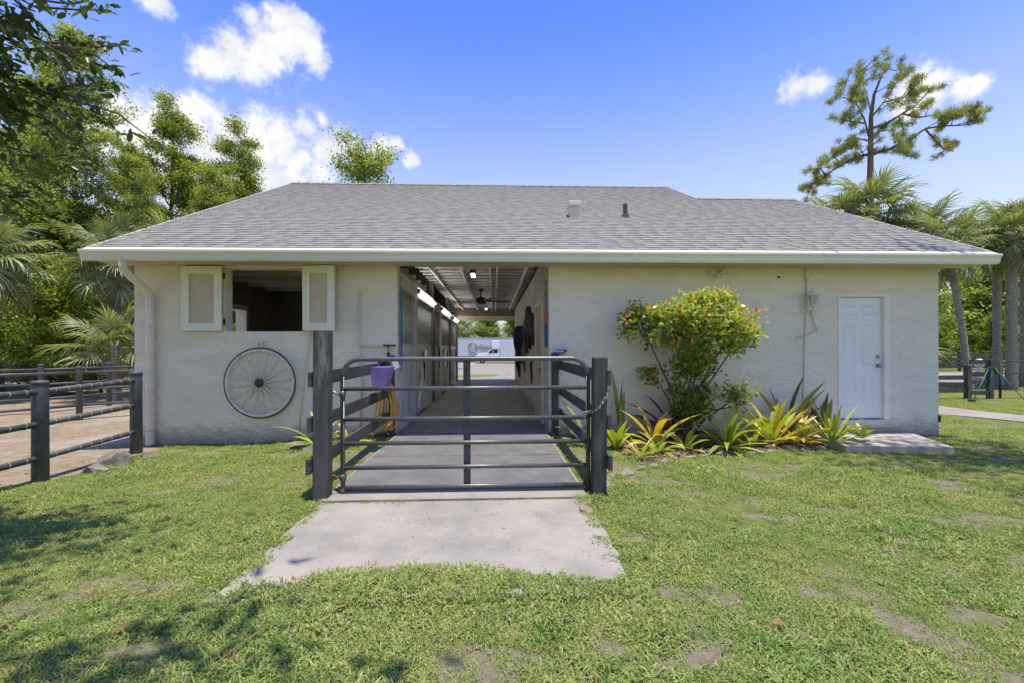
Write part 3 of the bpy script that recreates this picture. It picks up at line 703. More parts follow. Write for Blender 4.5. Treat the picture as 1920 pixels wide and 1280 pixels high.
# ------------------------------------------------------------------ things fixed to the front wall
W = thing('wagon_wheel', 'old white-painted wooden wagon wheel with dark iron tyre on the wall', 'wheel', (-3.86,-.08,.30))
wc = Vector((-3.86,-.075,.87)); WR = .575
def circ(c, r, n, y=0): return [(c.x+r*math.cos(k*2*math.pi/n), c.y+y, c.z+r*math.sin(k*2*math.pi/n)) for k in range(n)]
rim = MB().tube(circ(wc, WR-.032, 56), .026, 6, closed=True).build('rim', 'wheel_paint', W)
MB().tube(circ(wc, WR+.002, 56), .011, 6, closed=True).build('iron_tyre', 'iron_dark', rim, True)
for k in range(16):
    a = (k+.35)*math.pi/8
    MB().tube([wc+Vector((math.cos(a)*.05,-.01,math.sin(a)*.05)), wc+Vector((math.cos(a)*.3,-.006,math.sin(a)*.3)), wc+Vector((math.cos(a)*(WR-.03),0,math.sin(a)*(WR-.03)))], [.016,.014,.011], 6).build('spoke', 'wheel_paint', W, True)
MB().lathe([(.055,0),(.07,.02),(.072,.06),(.06,.08),(.04,.085),(.035,.10)], wc+Vector((0,.03,0)), (0,-1,0), 18).build('hub', 'hub_brown', W, True)
for dx in (-.04,.035):
    tag(MB().tube([(-3.86+dx,-.004,1.52),(-3.86+dx,-.05,1.525),(-3.86+dx+.02,-.07,1.50),(-3.86+dx+.02,-.06,1.46),(-3.86+dx,-.05,1.45)], .006, 6).build('wall_hook', 'chain_metal', None, True),
        'small metal hook above the wagon wheel, the %s of two' % ('left' if dx < 0 else 'right'), 'hook', 'hooks above the wagon wheel')
tag(MB().tube([(-3.06,-.016,2.80),(-3.06,-.016,1.72),(-3.09,-.016,1.45),(-3.21,-.016,.57),(-3.27,-.016,-.1)], .014, 6).build('cable_conduit', 'pvc', None, True), 'thin beige conduit running down the wall beside the right shutter', 'conduit')
P = thing('water_pipe', 'beige water pipe with branch to the tap beside the aisle', 'pipe', (-2.24,-.02,0))
MB().tube([(-2.24,-.03,2.37),(-2.24,-.03,-.08)], .018, 8).build('riser', 'pvc', P, True)
MB().tube([(-2.24,-.03,2.36),(-2.24,-.03,2.40)], .024, 8).build('cap', 'pvc', P, True)
MB().tube([(-2.24,-.03,1.475),(-1.66,-.03,1.465)], .015, 8).build('branch', 'pvc', P, True)
MB().tube([(-2.24,-.03,1.22),(-2.24,-.03,1.30)], .024, 8).build('coupling', 'iron_dark', P, True)
MB().tube([(-2.24,-.03,.45),(-2.24,-.03,1.19)], .035, 8).build('insulation', 'stall_board', P, True)
P = thing('garden_tap', 'brass garden tap with black cross handle at the aisle corner', 'tap', (-1.75,-.05,1.4))
MB().tube([(-1.75,-.02,1.465),(-1.75,-.09,1.465),(-1.75,-.11,1.42),(-1.75,-.11,1.36)], .016, 8).build('spout', 'brass', P, True)
MB().tube([(-1.84,-.10,1.49),(-1.63,-.10,1.485)], .012, 6).build('handle', 'iron_dark', P, True)
MB().tube([(-1.75,-.11,1.22),(-1.75,-.11,1.36)], .022, 8).build('hose_connector', 'iron_dark', P, True)
# hose
pts = [(-1.75,-.11,1.24),(-1.755,-.12,1.0),(-1.77,-.15,.84)]
rh = random.Random(2)
for L_ in range(12):
    wx = rh.uniform(.06,.145); cx = -1.775+rh.uniform(-.05,.05); z0 = .07+rh.uniform(0,.16); z1 = .87+rh.uniform(-.03,.03); yo = -.155-.012*L_*.7
    for k in range(14):
        a = math.pi/2 + (k+.5)*2*math.pi/14
        pts.append((cx+wx*math.cos(a)*(1.15 if math.sin(a) < 0 else .8), yo+rh.uniform(-.006,.006), (z0+z1)/2+(z1-z0)/2*math.sin(a)))
tag(MB().tube(pts, .0165, 6).build('garden_hose', 'hose', None, True), 'coiled yellow garden hose hanging from the black post by the tap', 'hose')
FL = thing('flood_light', 'twin-headed white flood light high on the right wall', 'light', (3.86,-.02,2.68))
MB().lathe([(.055,0),(.055,.03),(.03,.04)], (3.86,0,2.70), (0,-1,0), 14).build('mount_plate', 'lamp_white', FL, True)
for sx in (-1,1):
    MB().lathe([(.02,0),(.03,.02),(.04,.06),(.055,.11),(.05,.112),(.0,.09)], (3.86+sx*.03,-.04,2.70), (sx*.75,-.55,.28 if sx > 0 else .05), 12).build('lamp_head', 'lamp_white', FL, True)
MB().lathe([(.012,0),(.03,.01),(.035,.05),(.02,.07)], (3.865,-.05,2.69), (0,-.4,-1), 10).build('motion_sensor', 'lamp_white', FL, True)
LN = thing('wall_lantern', 'white six-sided wall lantern between the shrub and the white door', 'lantern', (5.46,-.1,2.1))
lc = Vector((5.47,-.17,2.13))
MB().lathe([(.06,0),(.05,.02),(.02,.03)], (5.41,0,2.06), (0,-1,0), 14).build('back_plate', 'lamp_white', LN, True)
MB().tube([(5.42,-.03,2.06),(5.44,-.12,2.02),(5.47,-.17,2.06)], .012, 6).build('arm', 'lamp_white', LN, True)
gl = MB().lathe([(.05,0),(.09,.17)], lc, n=6).build('glass', 'lamp_glass', LN)
for k in range(6):
    a = k*math.pi/3; 
    ax = Vector((0,0,1)); oa = ax.orthogonal().normalized(); ob = ax.cross(oa); dv = oa*math.cos(a)+ob*math.sin(a)
    MB().beam(lc+dv*.052, lc+dv*.093+Vector((0,0,.17)), .014, .014).build('glazing_bar', 'lamp_white', LN)
MB().lathe([(.10,0),(.10,.015),(.085,.03),(.075,.06),(.03,.10),(.012,.12),(.014,.15),(.0,.16)], lc+Vector((0,0,.17)), n=12).build('cap', 'lamp_white', LN, True)
MB().lathe([(.055,0),(.058,.02),(.055,.03)], lc-Vector((0,0,.025)), n=12).build('bottom_ring', 'lamp_white', LN, True)
MB().lathe([(.012,0),(.02,.06),(.014,.11)], lc-Vector((0,0,.13)), n=8).build('finial', 'lamp_white', LN, True)
CD = thing('wall_conduit', 'beige conduit with junction box running down past the lantern', 'conduit', (5.42,-.02,0))
MB().box(5.43,5.49,-.06,0,2.60,2.76).build('junction_box', 'pvc', CD, bev=.006)
MB().tube([(5.49,-.03,2.69),(5.57,-.03,2.69)], .014, 6).build('stub', 'pvc', CD, True)
MB().tube([(5.455,-.02,2.60),(5.455,-.02,2.1),(5.42,-.02,1.4),(5.40,-.02,.62),(5.39,-.02,-.1)], .013, 6).build('pipe', 'pvc', CD, True)
MB().tube([(5.52,-.03,2.06),(5.645,-.03,1.71),(5.64,-.03,1.70),(5.26,-.03,1.58)], .013, 6).build('bent_pipe', 'pvc', CD, True)
tag(MB().lathe([(.02,0),(.018,.02),(.0,.025)], (4.97,0,2.64), (0,-1,0), 8).build('wall_plug', 'iron_dark', None), 'small dark plug in the wall left of the lantern', 'plug')
tag(MB().box(7.86,7.90,-.02,.03,.10,.22).build('hose_bib_box', 'iron_dark', None, bev=.01), 'small black fitting low on the right corner of the wall', 'fitting')

# ------------------------------------------------------------------ gate, posts and side fences
for (sd, px, py, pw, ph, ln_, wx, wy, ww, wh, lab) in (
        ('left', -1.66,-3.28,.145,1.60,.012, -1.715,-.07,.10,1.32, 'black board fence with a tall front post left of the steel gate'),
        ('right', 1.035,-3.25,.135,1.335,.02, 1.035,-.07,.11,1.35, 'black board fence with a shorter front post right of the steel gate')):
    F_ = thing('board_fence', lab, 'fence', (px,(py+wy)/2,0), 'board fences beside the gate')
    for (x, y, w, z1, le) in ((px,py,pw,ph,ln_),(wx,wy,ww,wh,0)):
        MB().prism([(x-w/2,y-w/2,-.25),(x+w/2,y-w/2,-.25),(x+w/2,y+w/2,-.25),(x-w/2,y+w/2,-.25)], (le,0,z1+.25)).build('post', 'black_wood', F_, bev=.012)
    x = px-pw/2-.022 if sd == 'left' else px+pw/2+.024
    for i, z in enumerate((.31,.70,1.13)):
        MB().beam((x,-3.40+.03*i,z),(x+.01,-.02,z+.01),.036,.145).build('board', 'black_board', F_, bev=.004)
G_ = thing('steel_gate', 'closed black tubular steel farm gate with six rails', 'gate', (-.28,-3.2,0))
gx0, gx1, gy, gr_ = -1.49, .945, -3.20, .0235
def arc(c, r, a0, a1, n): return [(c[0]+r*math.cos(a0+(a1-a0)*k/n), gy, c[1]+r*math.sin(a0+(a1-a0)*k/n)) for k in range(n+1)]
zt = 1.322
MB().tube([(gx0,gy,-.005)]+[(gx0,gy,zt-.17)]+arc((gx0+.17,zt-.17),.17,math.pi,math.pi/2,7)+arc((gx1-.17,zt-.17),.17,math.pi/2,0,7)+[(gx1,gy,zt-.17),(gx1,gy,.0)], gr_, 10).build('outer_frame', 'gate_steel', G_, True)
for z in (1.03,.73,.49,.25,.055): MB().tube([(gx0+.01,gy,z),(gx1-.01,gy,z)], .0215, 10).build('rail', 'gate_steel', G_, True)
MB().box(-.305,-.235,gy+.019,gy+.032,.04,1.325).build('centre_strap', 'strap_steel', G_)
MB().tube([(gx0,gy,-.004),(gx0,gy,.05)], gr_+.002, 10).build('rusty_foot', 'rust', G_, True)
for z in (.98,.16):
    h = MB(); h.tube([(-1.60,gy-.02,z+.02),(-1.56,gy-.03,z+.025),(gx0-.05,gy-.02,z),(gx0-.035,gy,z)], .012, 6); h.build('hinge_pin', 'chain_metal' if z > .5 else 'rust', G_, True)
    MB().lathe([(.03,-.03),(.034,0),(.03,.03)], (gx0,gy,z), n=12).build('hinge_collar', 'gate_steel', G_, True)
def link_mesh():
    m = MB(); n = 12
    m.tube([(.022*math.cos(t)+(.012 if math.cos(t) > 0 else -.012), .0115*math.sin(t), 0) for t in [k*2*math.pi/n for k in range(n)]], .0042, 5, closed=True)
    o = m.build('link', 'chain_metal', None, True); me = o.data; bpy.data.objects.remove(o); return me
LM = link_mesh()
CH = thing('gate_chain', 'rusty steel chain wrapped from the gate round the right post', 'chain', (1.0,-3.3,.8))
cp = [Vector(p) for p in ((.90,-3.26,.70),(.905,-3.255,.79),(.99,-3.30,.80),(1.02,-3.335,.835),(1.09,-3.335,.93),(1.125,-3.32,1.0),(1.135,-3.25,1.01))]
tail = [Vector(p) for p in ((.91,-3.15,.72),(.91,-3.145,.58),(.915,-3.14,.44),(.93,-3.14,.40))]
def run_chain(pl):
    d = 0; i = 0; k = 0; tot = sum((b-a).length for a, b in zip(pl[:-1], pl[1:]))
    while d < tot:
        acc = 0
        for a, b in zip(pl[:-1], pl[1:]):
            l = (b-a).length
            if acc+l >= d: break
            acc += l
        p = a+(b-a)*((d-acc)/l); q = (b-a).to_track_quat('X', 'Z').to_matrix().to_4x4() @ Matrix.Rotation(math.pi/2*(k % 2), 4, 'X')
        o = place('link', LM, CH); o.matrix_local = Matrix.Translation(p-ORG[CH.name]) @ q
        d += .048; k += 1
run_chain(cp); run_chain(tail)
# small things around the enclosure
BK = thing('feed_bucket', 'purple plastic feed bucket hooked over the left fence board', 'bucket', (-1.62,-1.15,.85))
m = MB(); y0, y1 = -1.36,-.98
o_ = [(-1.715,y0,1.17),(-1.46,y0,1.17),(-1.46,y1,1.17),(-1.715,y1,1.17)]; i_ = [(-1.705,y0+.07,.86),(-1.53,y0+.07,.86),(-1.53,y1-.05,.86),(-1.705,y1-.05,.86)]
m.add(i_+o_, [(0,1,2,3),(0,1,5,4),(1,2,6,5),(2,3,7,6),(3,0,4,7)]); bo = m.build('tub', 'purple_plastic', BK)
sm = bo.modifiers.new('thick', 'SOLIDIFY'); sm.thickness = .008
MB().tube([(-1.465,y0,1.17),(-1.465,y1,1.17)], .009, 6).build('lip', 'purple_plastic', BK, True)
BX = thing('striped_box', 'small dark box with pale lilac stripes resting on the fence board by the tap', 'box', (-1.66,-.55,1.2))
MB().beam((-1.70,-.72,1.17),(-1.62,-.42,1.20),.16,.15).build('case', 'iron_dark', BX, bev=.01)
for k in (0,1): MB().beam((-1.575+.002,-.66+.17*k,1.17),(-1.535,-.60+.17*k,1.20),.05,.14).build('stripe', 'trailer_white', BX)
BR = thing('hoof_brush', 'black-handled brush lying on the walk below the hose', 'brush', (-1.85,-.25,0))
MB().tube([(-1.70,-.22,.03),(-1.95,-.25,.032)], [.03,.028], 8).build('handle', 'iron_dark', BR, True)
MB().box(-2.06,-1.95,-.29,-.21,.012,.05).build('bristles', 'dead_leaf', BR, bev=.01)
MB().tube([(-1.70,-.22,.03),(-1.66,-.20,.035),(-1.62,-.22,.02),(-1.60,-.18,.03),(-1.64,-.17,.02)], .005, 5).build('cord', 'iron_dark', BR, True)
BL = thing('blue_pail', 'bright blue pail on the ground behind the right board fence', 'pail', (1.42,-.28,-.08))
po = MB().lathe([(.09,0),(.125,.18),(.13,.18),(.115,.16),(.085,.01)], (1.42,-.28,-.08), n=16, caps=False).build('body', 'blue_plastic', BL, True)
MB().lathe([(.125,0),(.135,.012),(.125,.02)], (1.42,-.28,.09), n=16, caps=False).build('rim', 'blue_plastic', BL, True)
tag(MB().beam((1.04,-.45,1.36),(1.17,-.02,1.385),.16,.05).build('saddle_rest', 'blue_fabric', None, bev=.015), 'dark blue padded rest lying on the right wall post', 'pad')
for x, lab, zt_ in ((-1.585,'blue strap hanging at the left corner of the aisle',2.48),(.925,'blue and orange strap hanging at the right corner of the aisle',2.30)):
    S_ = thing('lead_strap', lab, 'strap', (x,.12,1.0), 'straps hung at the aisle corners')
    if x < 0:
        MB().box(x-.01,x+.008,.11,.16,1.15,2.48).build('webbing', 'blue_fabric', S_); MB().tube([(x,.13,2.48),(x,.13,2.66)], .012, 6).build('snap_hook', 'brass', S_, True)
        MB().tube([(x,.13,1.02),(x,.13,1.15)], .014, 6).build('end_snap', 'brass', S_, True)
    else:
        MB().box(x-.012,x+.02,.22,.42,1.45,1.86).build('webbing', 'blue_fabric', S_, bev=.008); MB().box(x-.012,x+.02,.20,.42,1.862,2.08).build('band', 'orange_fabric', S_, bev=.008)
        MB().tube([(x,.3,2.08),(x,.3,2.45)], .012, 6).build('cord', 'blue_fabric', S_, True); MB().tube([(x,.3,2.45),(x,.3,2.6)], .014, 6).build('snap_hook', 'brass', S_, True)
# hanging tack on the right aisle wall
rt = random.Random(12)
def drape(name, y, z0, z1, w, th, m, label):
    mbd = MB(); n = 9
    rings = []
    for i in range(n):
        t = i/(n-1); z = z1+(z0-z1)*t; ww = w*(.35+.65*math.sin(min(1,t*1.6)*math.pi/2))*(1+.12*math.sin(i*2.1+y)); tt = th*(.5+.5*math.sin(math.pi*min(1,t+.15)))
        yy = y+.03*math.sin(i*1.3+y)
        rings.append([(.948,yy-ww/2,z),(.948-tt,yy-ww/3,z),(.948-tt*1.15,yy,z),(.948-tt*.9,yy+ww/3,z),(.948,yy+ww/2,z)])
    vs = [p for r_ in rings for p in r_]; fs = [(i*5+k,i*5+k+1,(i+1)*5+k+1,(i+1)*5+k) for i in range(n-1) for k in range(4)]+[tuple(range(5)),tuple((n-1)*5+k for k in range(5))]
    mbd.add(vs, fs); return tag(mbd.build(name, m, None, True, org=Vector((.9,y,z0))), label, 'tack', 'tack hung on the aisle wall')
drape('riding_jacket', 7.4,.95,2.15,1.5,.26,'navy_cloth','dark navy jacket hanging on the right aisle wall, farthest from the entrance')
drape('riding_boots', 8.6,.42,1.35,.55,.16,'black_leather','tall black boots hanging below the jacket in the aisle')
drape('leather_bridle', 4.9,1.30,2.20,.55,.13,'black_leather','cluster of black bridles on the right aisle wall nearest the jacket')
drape('leather_harness', 3.9,1.42,2.48,.5,.14,'black_leather','long black harness on the right aisle wall, middle of the tack')
drape('leather_halter', 3.05,1.5,2.25,.35,.10,'black_leather','black halter on the right aisle wall beside the tack room door')
drape('hanging_rope', 3.5,.55,1.25,.12,.05,'black_leather','dark rope hanging low on the right aisle wall')
drape('wall_blanket', 6.0,.75,1.6,.5,.10,'wood_brown','brown cloth hanging on the right aisle wall')
for i, (y, z) in enumerate(((2.62,1.35),(5.5,1.5),(7.75,1.4),(11.1,1.42))):   # halters on the stall fronts
    H_ = MB(); H_.tube([(-1.59,y,z),(-1.57,y-.08,z-.18),(-1.57,y-.02,z-.42),(-1.57,y+.07,z-.2),(-1.59,y,z)], .016, 6); H_.tube([(-1.58,y,z-.05),(-1.57,y+.03,z-.62)], .013, 5)
    tag(H_.build('stall_halter', 'black_leather', None, True), ('black halter hanging on the %s stall front of the aisle' % ('nearest','second','third','farthest')[i]), 'halter', 'halters on the stall fronts')
for (y, x, lab) in ((2.15,-.44,'white ceiling light nearest the aisle entrance'),(10.6,-.30,'white ceiling light at the far end of the aisle')):
    t = thing('ceiling_light', lab, 'light', (x,y,2.9), 'ceiling lights of the aisle')
    MB().box(x-.06,x+.06,y-.16,y+.16,3.02,3.098).build('housing', 'iron_dark', t, bev=.01); MB().box(x-.045,x+.045,y-.18,y+.13,2.965,3.018).build('lens', 'lamp_lens', t, bev=.012)
FN = thing('ceiling_fan', 'black ceiling fan with slim blades in the aisle', 'fan', (-.36,5.2,2.7))
MB().tube([(-.36,5.2,3.098),(-.36,5.2,2.85)], .018, 8).build('rod', 'iron_dark', FN, True)
MB().lathe([(.09,0),(.02,-.08)], (-.36,5.2,3.095), n=14).build('canopy', 'iron_dark', FN, True)
MB().lathe([(.03,.10),(.12,.06),(.13,-.06),(.08,-.10),(.0,-.11)], (-.36,5.2,2.78), n=16).build('motor', 'iron_dark', FN, True)
for k in range(5):
    a = k*2*math.pi/5+.2; dv = Vector((math.cos(a),math.sin(a),0)); c = Vector((-.36,5.2,2.76))
    MB().beam(c+dv*.1, c+dv*.85, .12, .012, (0,0.25*math.cos(a),1)).build('blade', 'wood_brown', FN)
MB().tube([(.94,2.43,3.15),(.93,2.43,3.0),(.93,2.43,1.6)], .012, 6).build('wall_cable', 'pvc', B, True)

# ------------------------------------------------------------------ paddock fences at the left
def paddock_fence(label, pts, tops, rails, r, pr, group, seams=False):
    """one run of fence: posts with caps, pipe rails with wrap seams"""
    x, y = pts[0]; t = thing('paddock_fence', label, 'fence', (x,y,float(gz(x,y))), group)
    for (x, y), zt_ in zip(pts, tops):
        z0 = float(gz(x,y))-.1
        q = MB().lathe([(pr,0),(pr*.96,zt_-z0-.03),(pr*.9,zt_-z0-.005),(pr*.8,zt_-z0)], (x,y,z0), n=14).build('post', 'fence_vinyl', t, True)
        MB().lathe([(pr*1.03,0),(pr*1.05,.025),(pr*.85,.045),(0,.05)], (x,y,zt_-.03), n=14).build('cap', 'fence_vinyl', q, True)
    for a, b, ta, tb in zip(pts[:-1], pts[1:], tops[:-1], tops[1:]):
        for dz in rails:
            a3 = Vector((*a,ta-dz)); b3 = Vector((*b,tb-dz)); ra = MB().tube([a3, b3], r, 10).build('rail', 'fence_vinyl', t, True)
            if seams:
                n = int((b3-a3).length/.19); d = (b3-a3)/(n+1); u = d.normalized()
                for i in range(1, n+1):
                    c = a3+d*i; ti = (u+Vector((.0,.0,.22))).normalized(); q = ti.orthogonal().normalized(); w = ti.cross(q)
                    MB().tube([c+(q*math.cos(k*math.pi/5)+w*math.sin(k*math.pi/5))*(r+.001) for k in range(10)], .0035, 4, closed=True).build('wrap_seam', 'fence_seam', ra, True)
pg = 'pipe rail fences of the paddock'
paddock_fence('nearest dark pipe-rail paddock fence, ending at the barn corner', [(-5.44,-.60),(-5.36,-2.15),(-5.30,-4.6)], [1.08,1.05,1.03], (.12,.50,.90), .036, .080, pg, True)
def ff(label, pts, top): paddock_fence(label, pts, [float(gz(*p))+top for p in pts], (.13,.52,.90), .032, .062, pg)
ff('second pipe-rail fence crossing the sand behind the nearest one', [(-7.9,5.0),(-9.72,3.33),(-10.9,1.6),(-12.4,-.6)], 1.25)
ff('third pipe-rail fence, behind the second one in the paddock', [(-9.6,8.8),(-11.39,6.2),(-11.75,4.55),(-15,2.5)], 1.27)
ff('farthest pipe-rail fence along the edge of the trees', [(-11,14),(-14.81,10.03),(-16.3,7.95),(-20,5)], 1.22)

# ------------------------------------------------------------------ stones
def rock(name, c, size, seed, label, cat='rock', group=None, flat=1.0, m='stone', rz=0):
    import bmesh
    bm = bmesh.new(); bmesh.ops.create_icosphere(bm, subdivisions=4, radius=1); r_ = random.Random(seed)
    planes = [(Vector((r_.uniform(-1,1),r_.uniform(-1,1),r_.uniform(-.6,1))).normalized(), r_.uniform(.38,.72)) for _ in range(12)]
    for v in bm.verts:
        for n_, d_ in planes:
            q = v.co.dot(n_)
            if q > d_: v.co -= n_*(q-d_)
        v.co *= 1+.05*math.sin(v.co.x*9+seed)*math.cos(v.co.y*8)
        v.co = Vector((v.co.x*size[0], v.co.y*size[1], v.co.z*size[2]))
    me = bpy.data.meshes.new(name); bm.to_mesh(me); bm.free(); me.materials.append(M_(m))
    o = bpy.data.objects.new(name, me); COL.objects.link(o); o.location = c; o.rotation_euler = (r_.uniform(-.1,.1), r_.uniform(-.1,.1), rz)
    return tag(o, label, cat, group)
rock('rock', (-5.12,-1.35,-.06), (.26,.20,.20), 4, 'large grey rock by the paddock post at the barn corner', group='rocks by the paddock fence', rz=.5)
rock('rock', (-5.08,-1.78,-.10), (.17,.13,.12), 9, 'dark smaller rock beside the large grey rock', group='rocks by the paddock fence')
rock('rock', (-4.95,-.95,-.12), (.16,.13,.08), 15, 'small pale rock between the large rock and the downspout', group='rocks by the paddock fence')
rock('rock', (-4.85,-1.62,-.13), (.10,.08,.06), 19, 'tiny rock in front of the large grey rock', group='rocks by the paddock fence')
rock('edging_stone', (-2.62,-.85,-.04), (.30,.13,.07), 22, 'flat grey edging stone behind the left gate post', 'stone', 'edging stones')
rock('edging_stone', (-3.02,-.62,-.05), (.22,.12,.06), 23, 'flat edging stone below the conduit on the left wall', 'stone', 'edging stones')
def along(pl, step):
    out = []; acc = 0
    for a, b in zip(pl[:-1], pl[1:]):
        a = Vector(a); b = Vector(b); l = (b-a).length
        while acc < l: out.append((a+(b-a)*(acc/l), math.atan2(b.y-a.y,b.x-a.x))); acc += step
        acc -= l
    return out
ST = along([(1.2,-2.95)]+EDGE[1:], .31)
ords = ['first','second','third','fourth','fifth','sixth','seventh','eighth','ninth','tenth','eleventh','twelfth','thirteenth','fourteenth','fifteenth','sixteenth','seventeenth','eighteenth']
for i, (p, a) in enumerate(ST[:18]):
    r_ = random.Random(i+50)
    rock('edging_stone', (p.x,p.y,float(gz(p.x,p.y))+.012), (.165,.085+r_.uniform(-.01,.02),(.03+r_.uniform(0,.012))), 60+i, 'grey bed edging stone, %s from the gate' % ords[i], 'stone', 'edging stones', rz=a+r_.uniform(-.12,.12), m='edging')

# ------------------------------------------------------------------ vegetation tools
def unit(a): return a/np.maximum(np.linalg.norm(a, axis=-1, keepdims=True), 1e-9)
def leaf_cloud(rng, C, rad, n, L, W, tone, flat=.7, up=.6, hang=0.0, tvar=.25, shape=(1,1,1)):
    """n leaves scattered round each clump centre; returns V, F, tone (one quad a leaf)"""
    C = np.asarray(C, float); m = len(C)
    off = rng.normal(size=(m, n, 3))*np.asarray(shape); off = off*(rad*np.asarray(flat if np.ndim(flat) else [1,1,flat]))[None, None, :]*.6 if np.ndim(rad) == 0 else off
    P = (C[:, None, :]+off).reshape(-1, 3); k = len(P)
    nrm = unit(rng.normal(size=(k, 3))+np.array([0,0,up*2.2]))
    a = rng.normal(size=(k, 3)); a[:, 2] -= hang*2; a = unit(a-nrm*(a*nrm).sum(1, keepdims=True)); b = np.cross(nrm, a)
    l = L*rng.uniform(.65, 1.3, (k, 1)); w = W*rng.uniform(.7, 1.25, (k, 1))
    V = np.stack([P-a*l*.5, P+b*w*.5+nrm*l*.06, P+a*l*.5, P-b*w*.5+nrm*l*.06], 1).reshape(-1, 3)
    F = np.arange(k*4).reshape(-1, 4)
    t = np.clip(np.repeat(np.asarray(tone, float)*np.ones(m), n)+rng.normal(size=k)*tvar, 0, 1)
    return V, F, t
def tubes_mesh(tubes, n=6):
    m = MB()
    for pts, rs in tubes: m.tube(pts, list(rs), n, cap=False)
    return m
def curve_branch(p, d, ln, r, n, rng, wob=.12, lift=.0):
    pts = [np.array(p, float)]; d = np.array(d, float)
    for i in range(n):
        d = d+rng.normal(size=3)*wob; d[2] += lift; d /= np.linalg.norm(d)
        pts.append(pts[-1]+d*ln/n)
    return pts, [r*(1-.8*i/n) for i in range(n+1)], d
def make_tree(seed, H, r0, n_br, start, blen, elev, sub=5, lean=(0,0), wob=.1, lift=.02, sublen=.45, twig=True):
    """a trunk with limbs and side branches; returns tubes (trunk, limbs) and twig points"""
    rng = np.random.default_rng(seed); trunk = []; nseg = 9
    for i in range(nseg+1):
        t = i/nseg; trunk.append(np.array([lean[0]*t+rng.normal()*.02*H*.2*t, lean[1]*t+rng.normal()*.02*H*.2*t, H*t]))
    tr = [r0*(1.25 if i == 0 else 1)*(1-.86*i/nseg) for i in range(nseg+1)]
    limbs = []; tips = []
    for k in range(n_br):
        t = start+(1-start)*(k+rng.uniform(0, .9))/n_br; az = k*2.4+rng.uniform(-.5, .5)
        i = min(int(t*nseg), nseg-1); p = trunk[i]+(trunk[i+1]-trunk[i])*(t*nseg-i)
        ln = blen(t)*rng.uniform(.55, 1.35); el = elev(t)+rng.uniform(-.15, .15)
        d = np.array([math.cos(az)*math.cos(el), math.sin(az)*math.cos(el), math.sin(el)])
        pts, rs, _ = curve_branch(p, d, ln, max(.012, r0*.38*(1-t*.7)), 6, rng, wob, lift); limbs.append((pts, rs))
        for q in range(sub):
            u = .25+.75*(q+rng.uniform(0, 1))/sub; j = min(int(u*6), 5); p2 = pts[j]+(pts[j+1]-pts[j])*(u*6-j)
            dd = pts[j+1]-pts[j]; dd /= np.linalg.norm(dd); sd = np.cross(dd, [0,0,1]); sd = sd/(np.linalg.norm(sd)+1e-6)*(1 if q % 2 else -1)
            d2 = dd*.7+sd*rng.uniform(.3, 1)+np.array([0,0,rng.uniform(-.1, .35)]); d2 /= np.linalg.norm(d2)
            p3, r3, _ = curve_branch(p2, d2, ln*sublen*rng.uniform(.6, 1.1)*(1.1-u*.5), max(.006, r0*.12*(1-t*.6)), 4, rng, wob*1.3, lift); limbs.append((p3, r3))
            tips += [p3[1], p3[2], p3[3], p3[4]]
        tips += [pts[5], pts[6]]
    tips.append(trunk[-1])
    return (trunk, tr), limbs, np.array(tips)
TREE_CACHE = {}
def tree_meshes(key, tk, limbs, tips, bark, fol, rad, n, L, W, flat, up, hang, seed, n_side=8, tone_lo=.15, tone_hi=.85):
    rng = np.random.default_rng(seed+1000)
    m1 = tubes_mesh([tk], n_side); o = m1.build('trunk', bark, None, True); t_me = o.data; bpy.data.objects.remove(o)
    m2 = tubes_mesh(limbs, 5); o = m2.build('limbs', bark, None, True); l_me = o.data; bpy.data.objects.remove(o)
    zc = (tips[:, 2]-tips[:, 2].min())/max(np.ptp(tips[:, 2]), .1)
    tone = np.clip(rng.uniform(tone_lo, tone_hi, len(tips)), 0, 1)
    V, F, t = leaf_cloud(rng, tips, rad, n, L, W, tone, flat, up, hang)
    TREE_CACHE[key] = (t_me, l_me, npmesh('crown', V, F, t, fol))
def plant_tree(key, name, label, loc, rz=0, sc=1.0, group=None, cat='tree', zs=1.0):
    t = thing(name, label, cat, loc, group, rz); t.scale = (sc, sc, sc*zs)
    a, b, c = TREE_CACHE[key]
    if a: place('trunk', a, t)
    if b: place('limbs', b, t)
    place('crown', c, t); return t

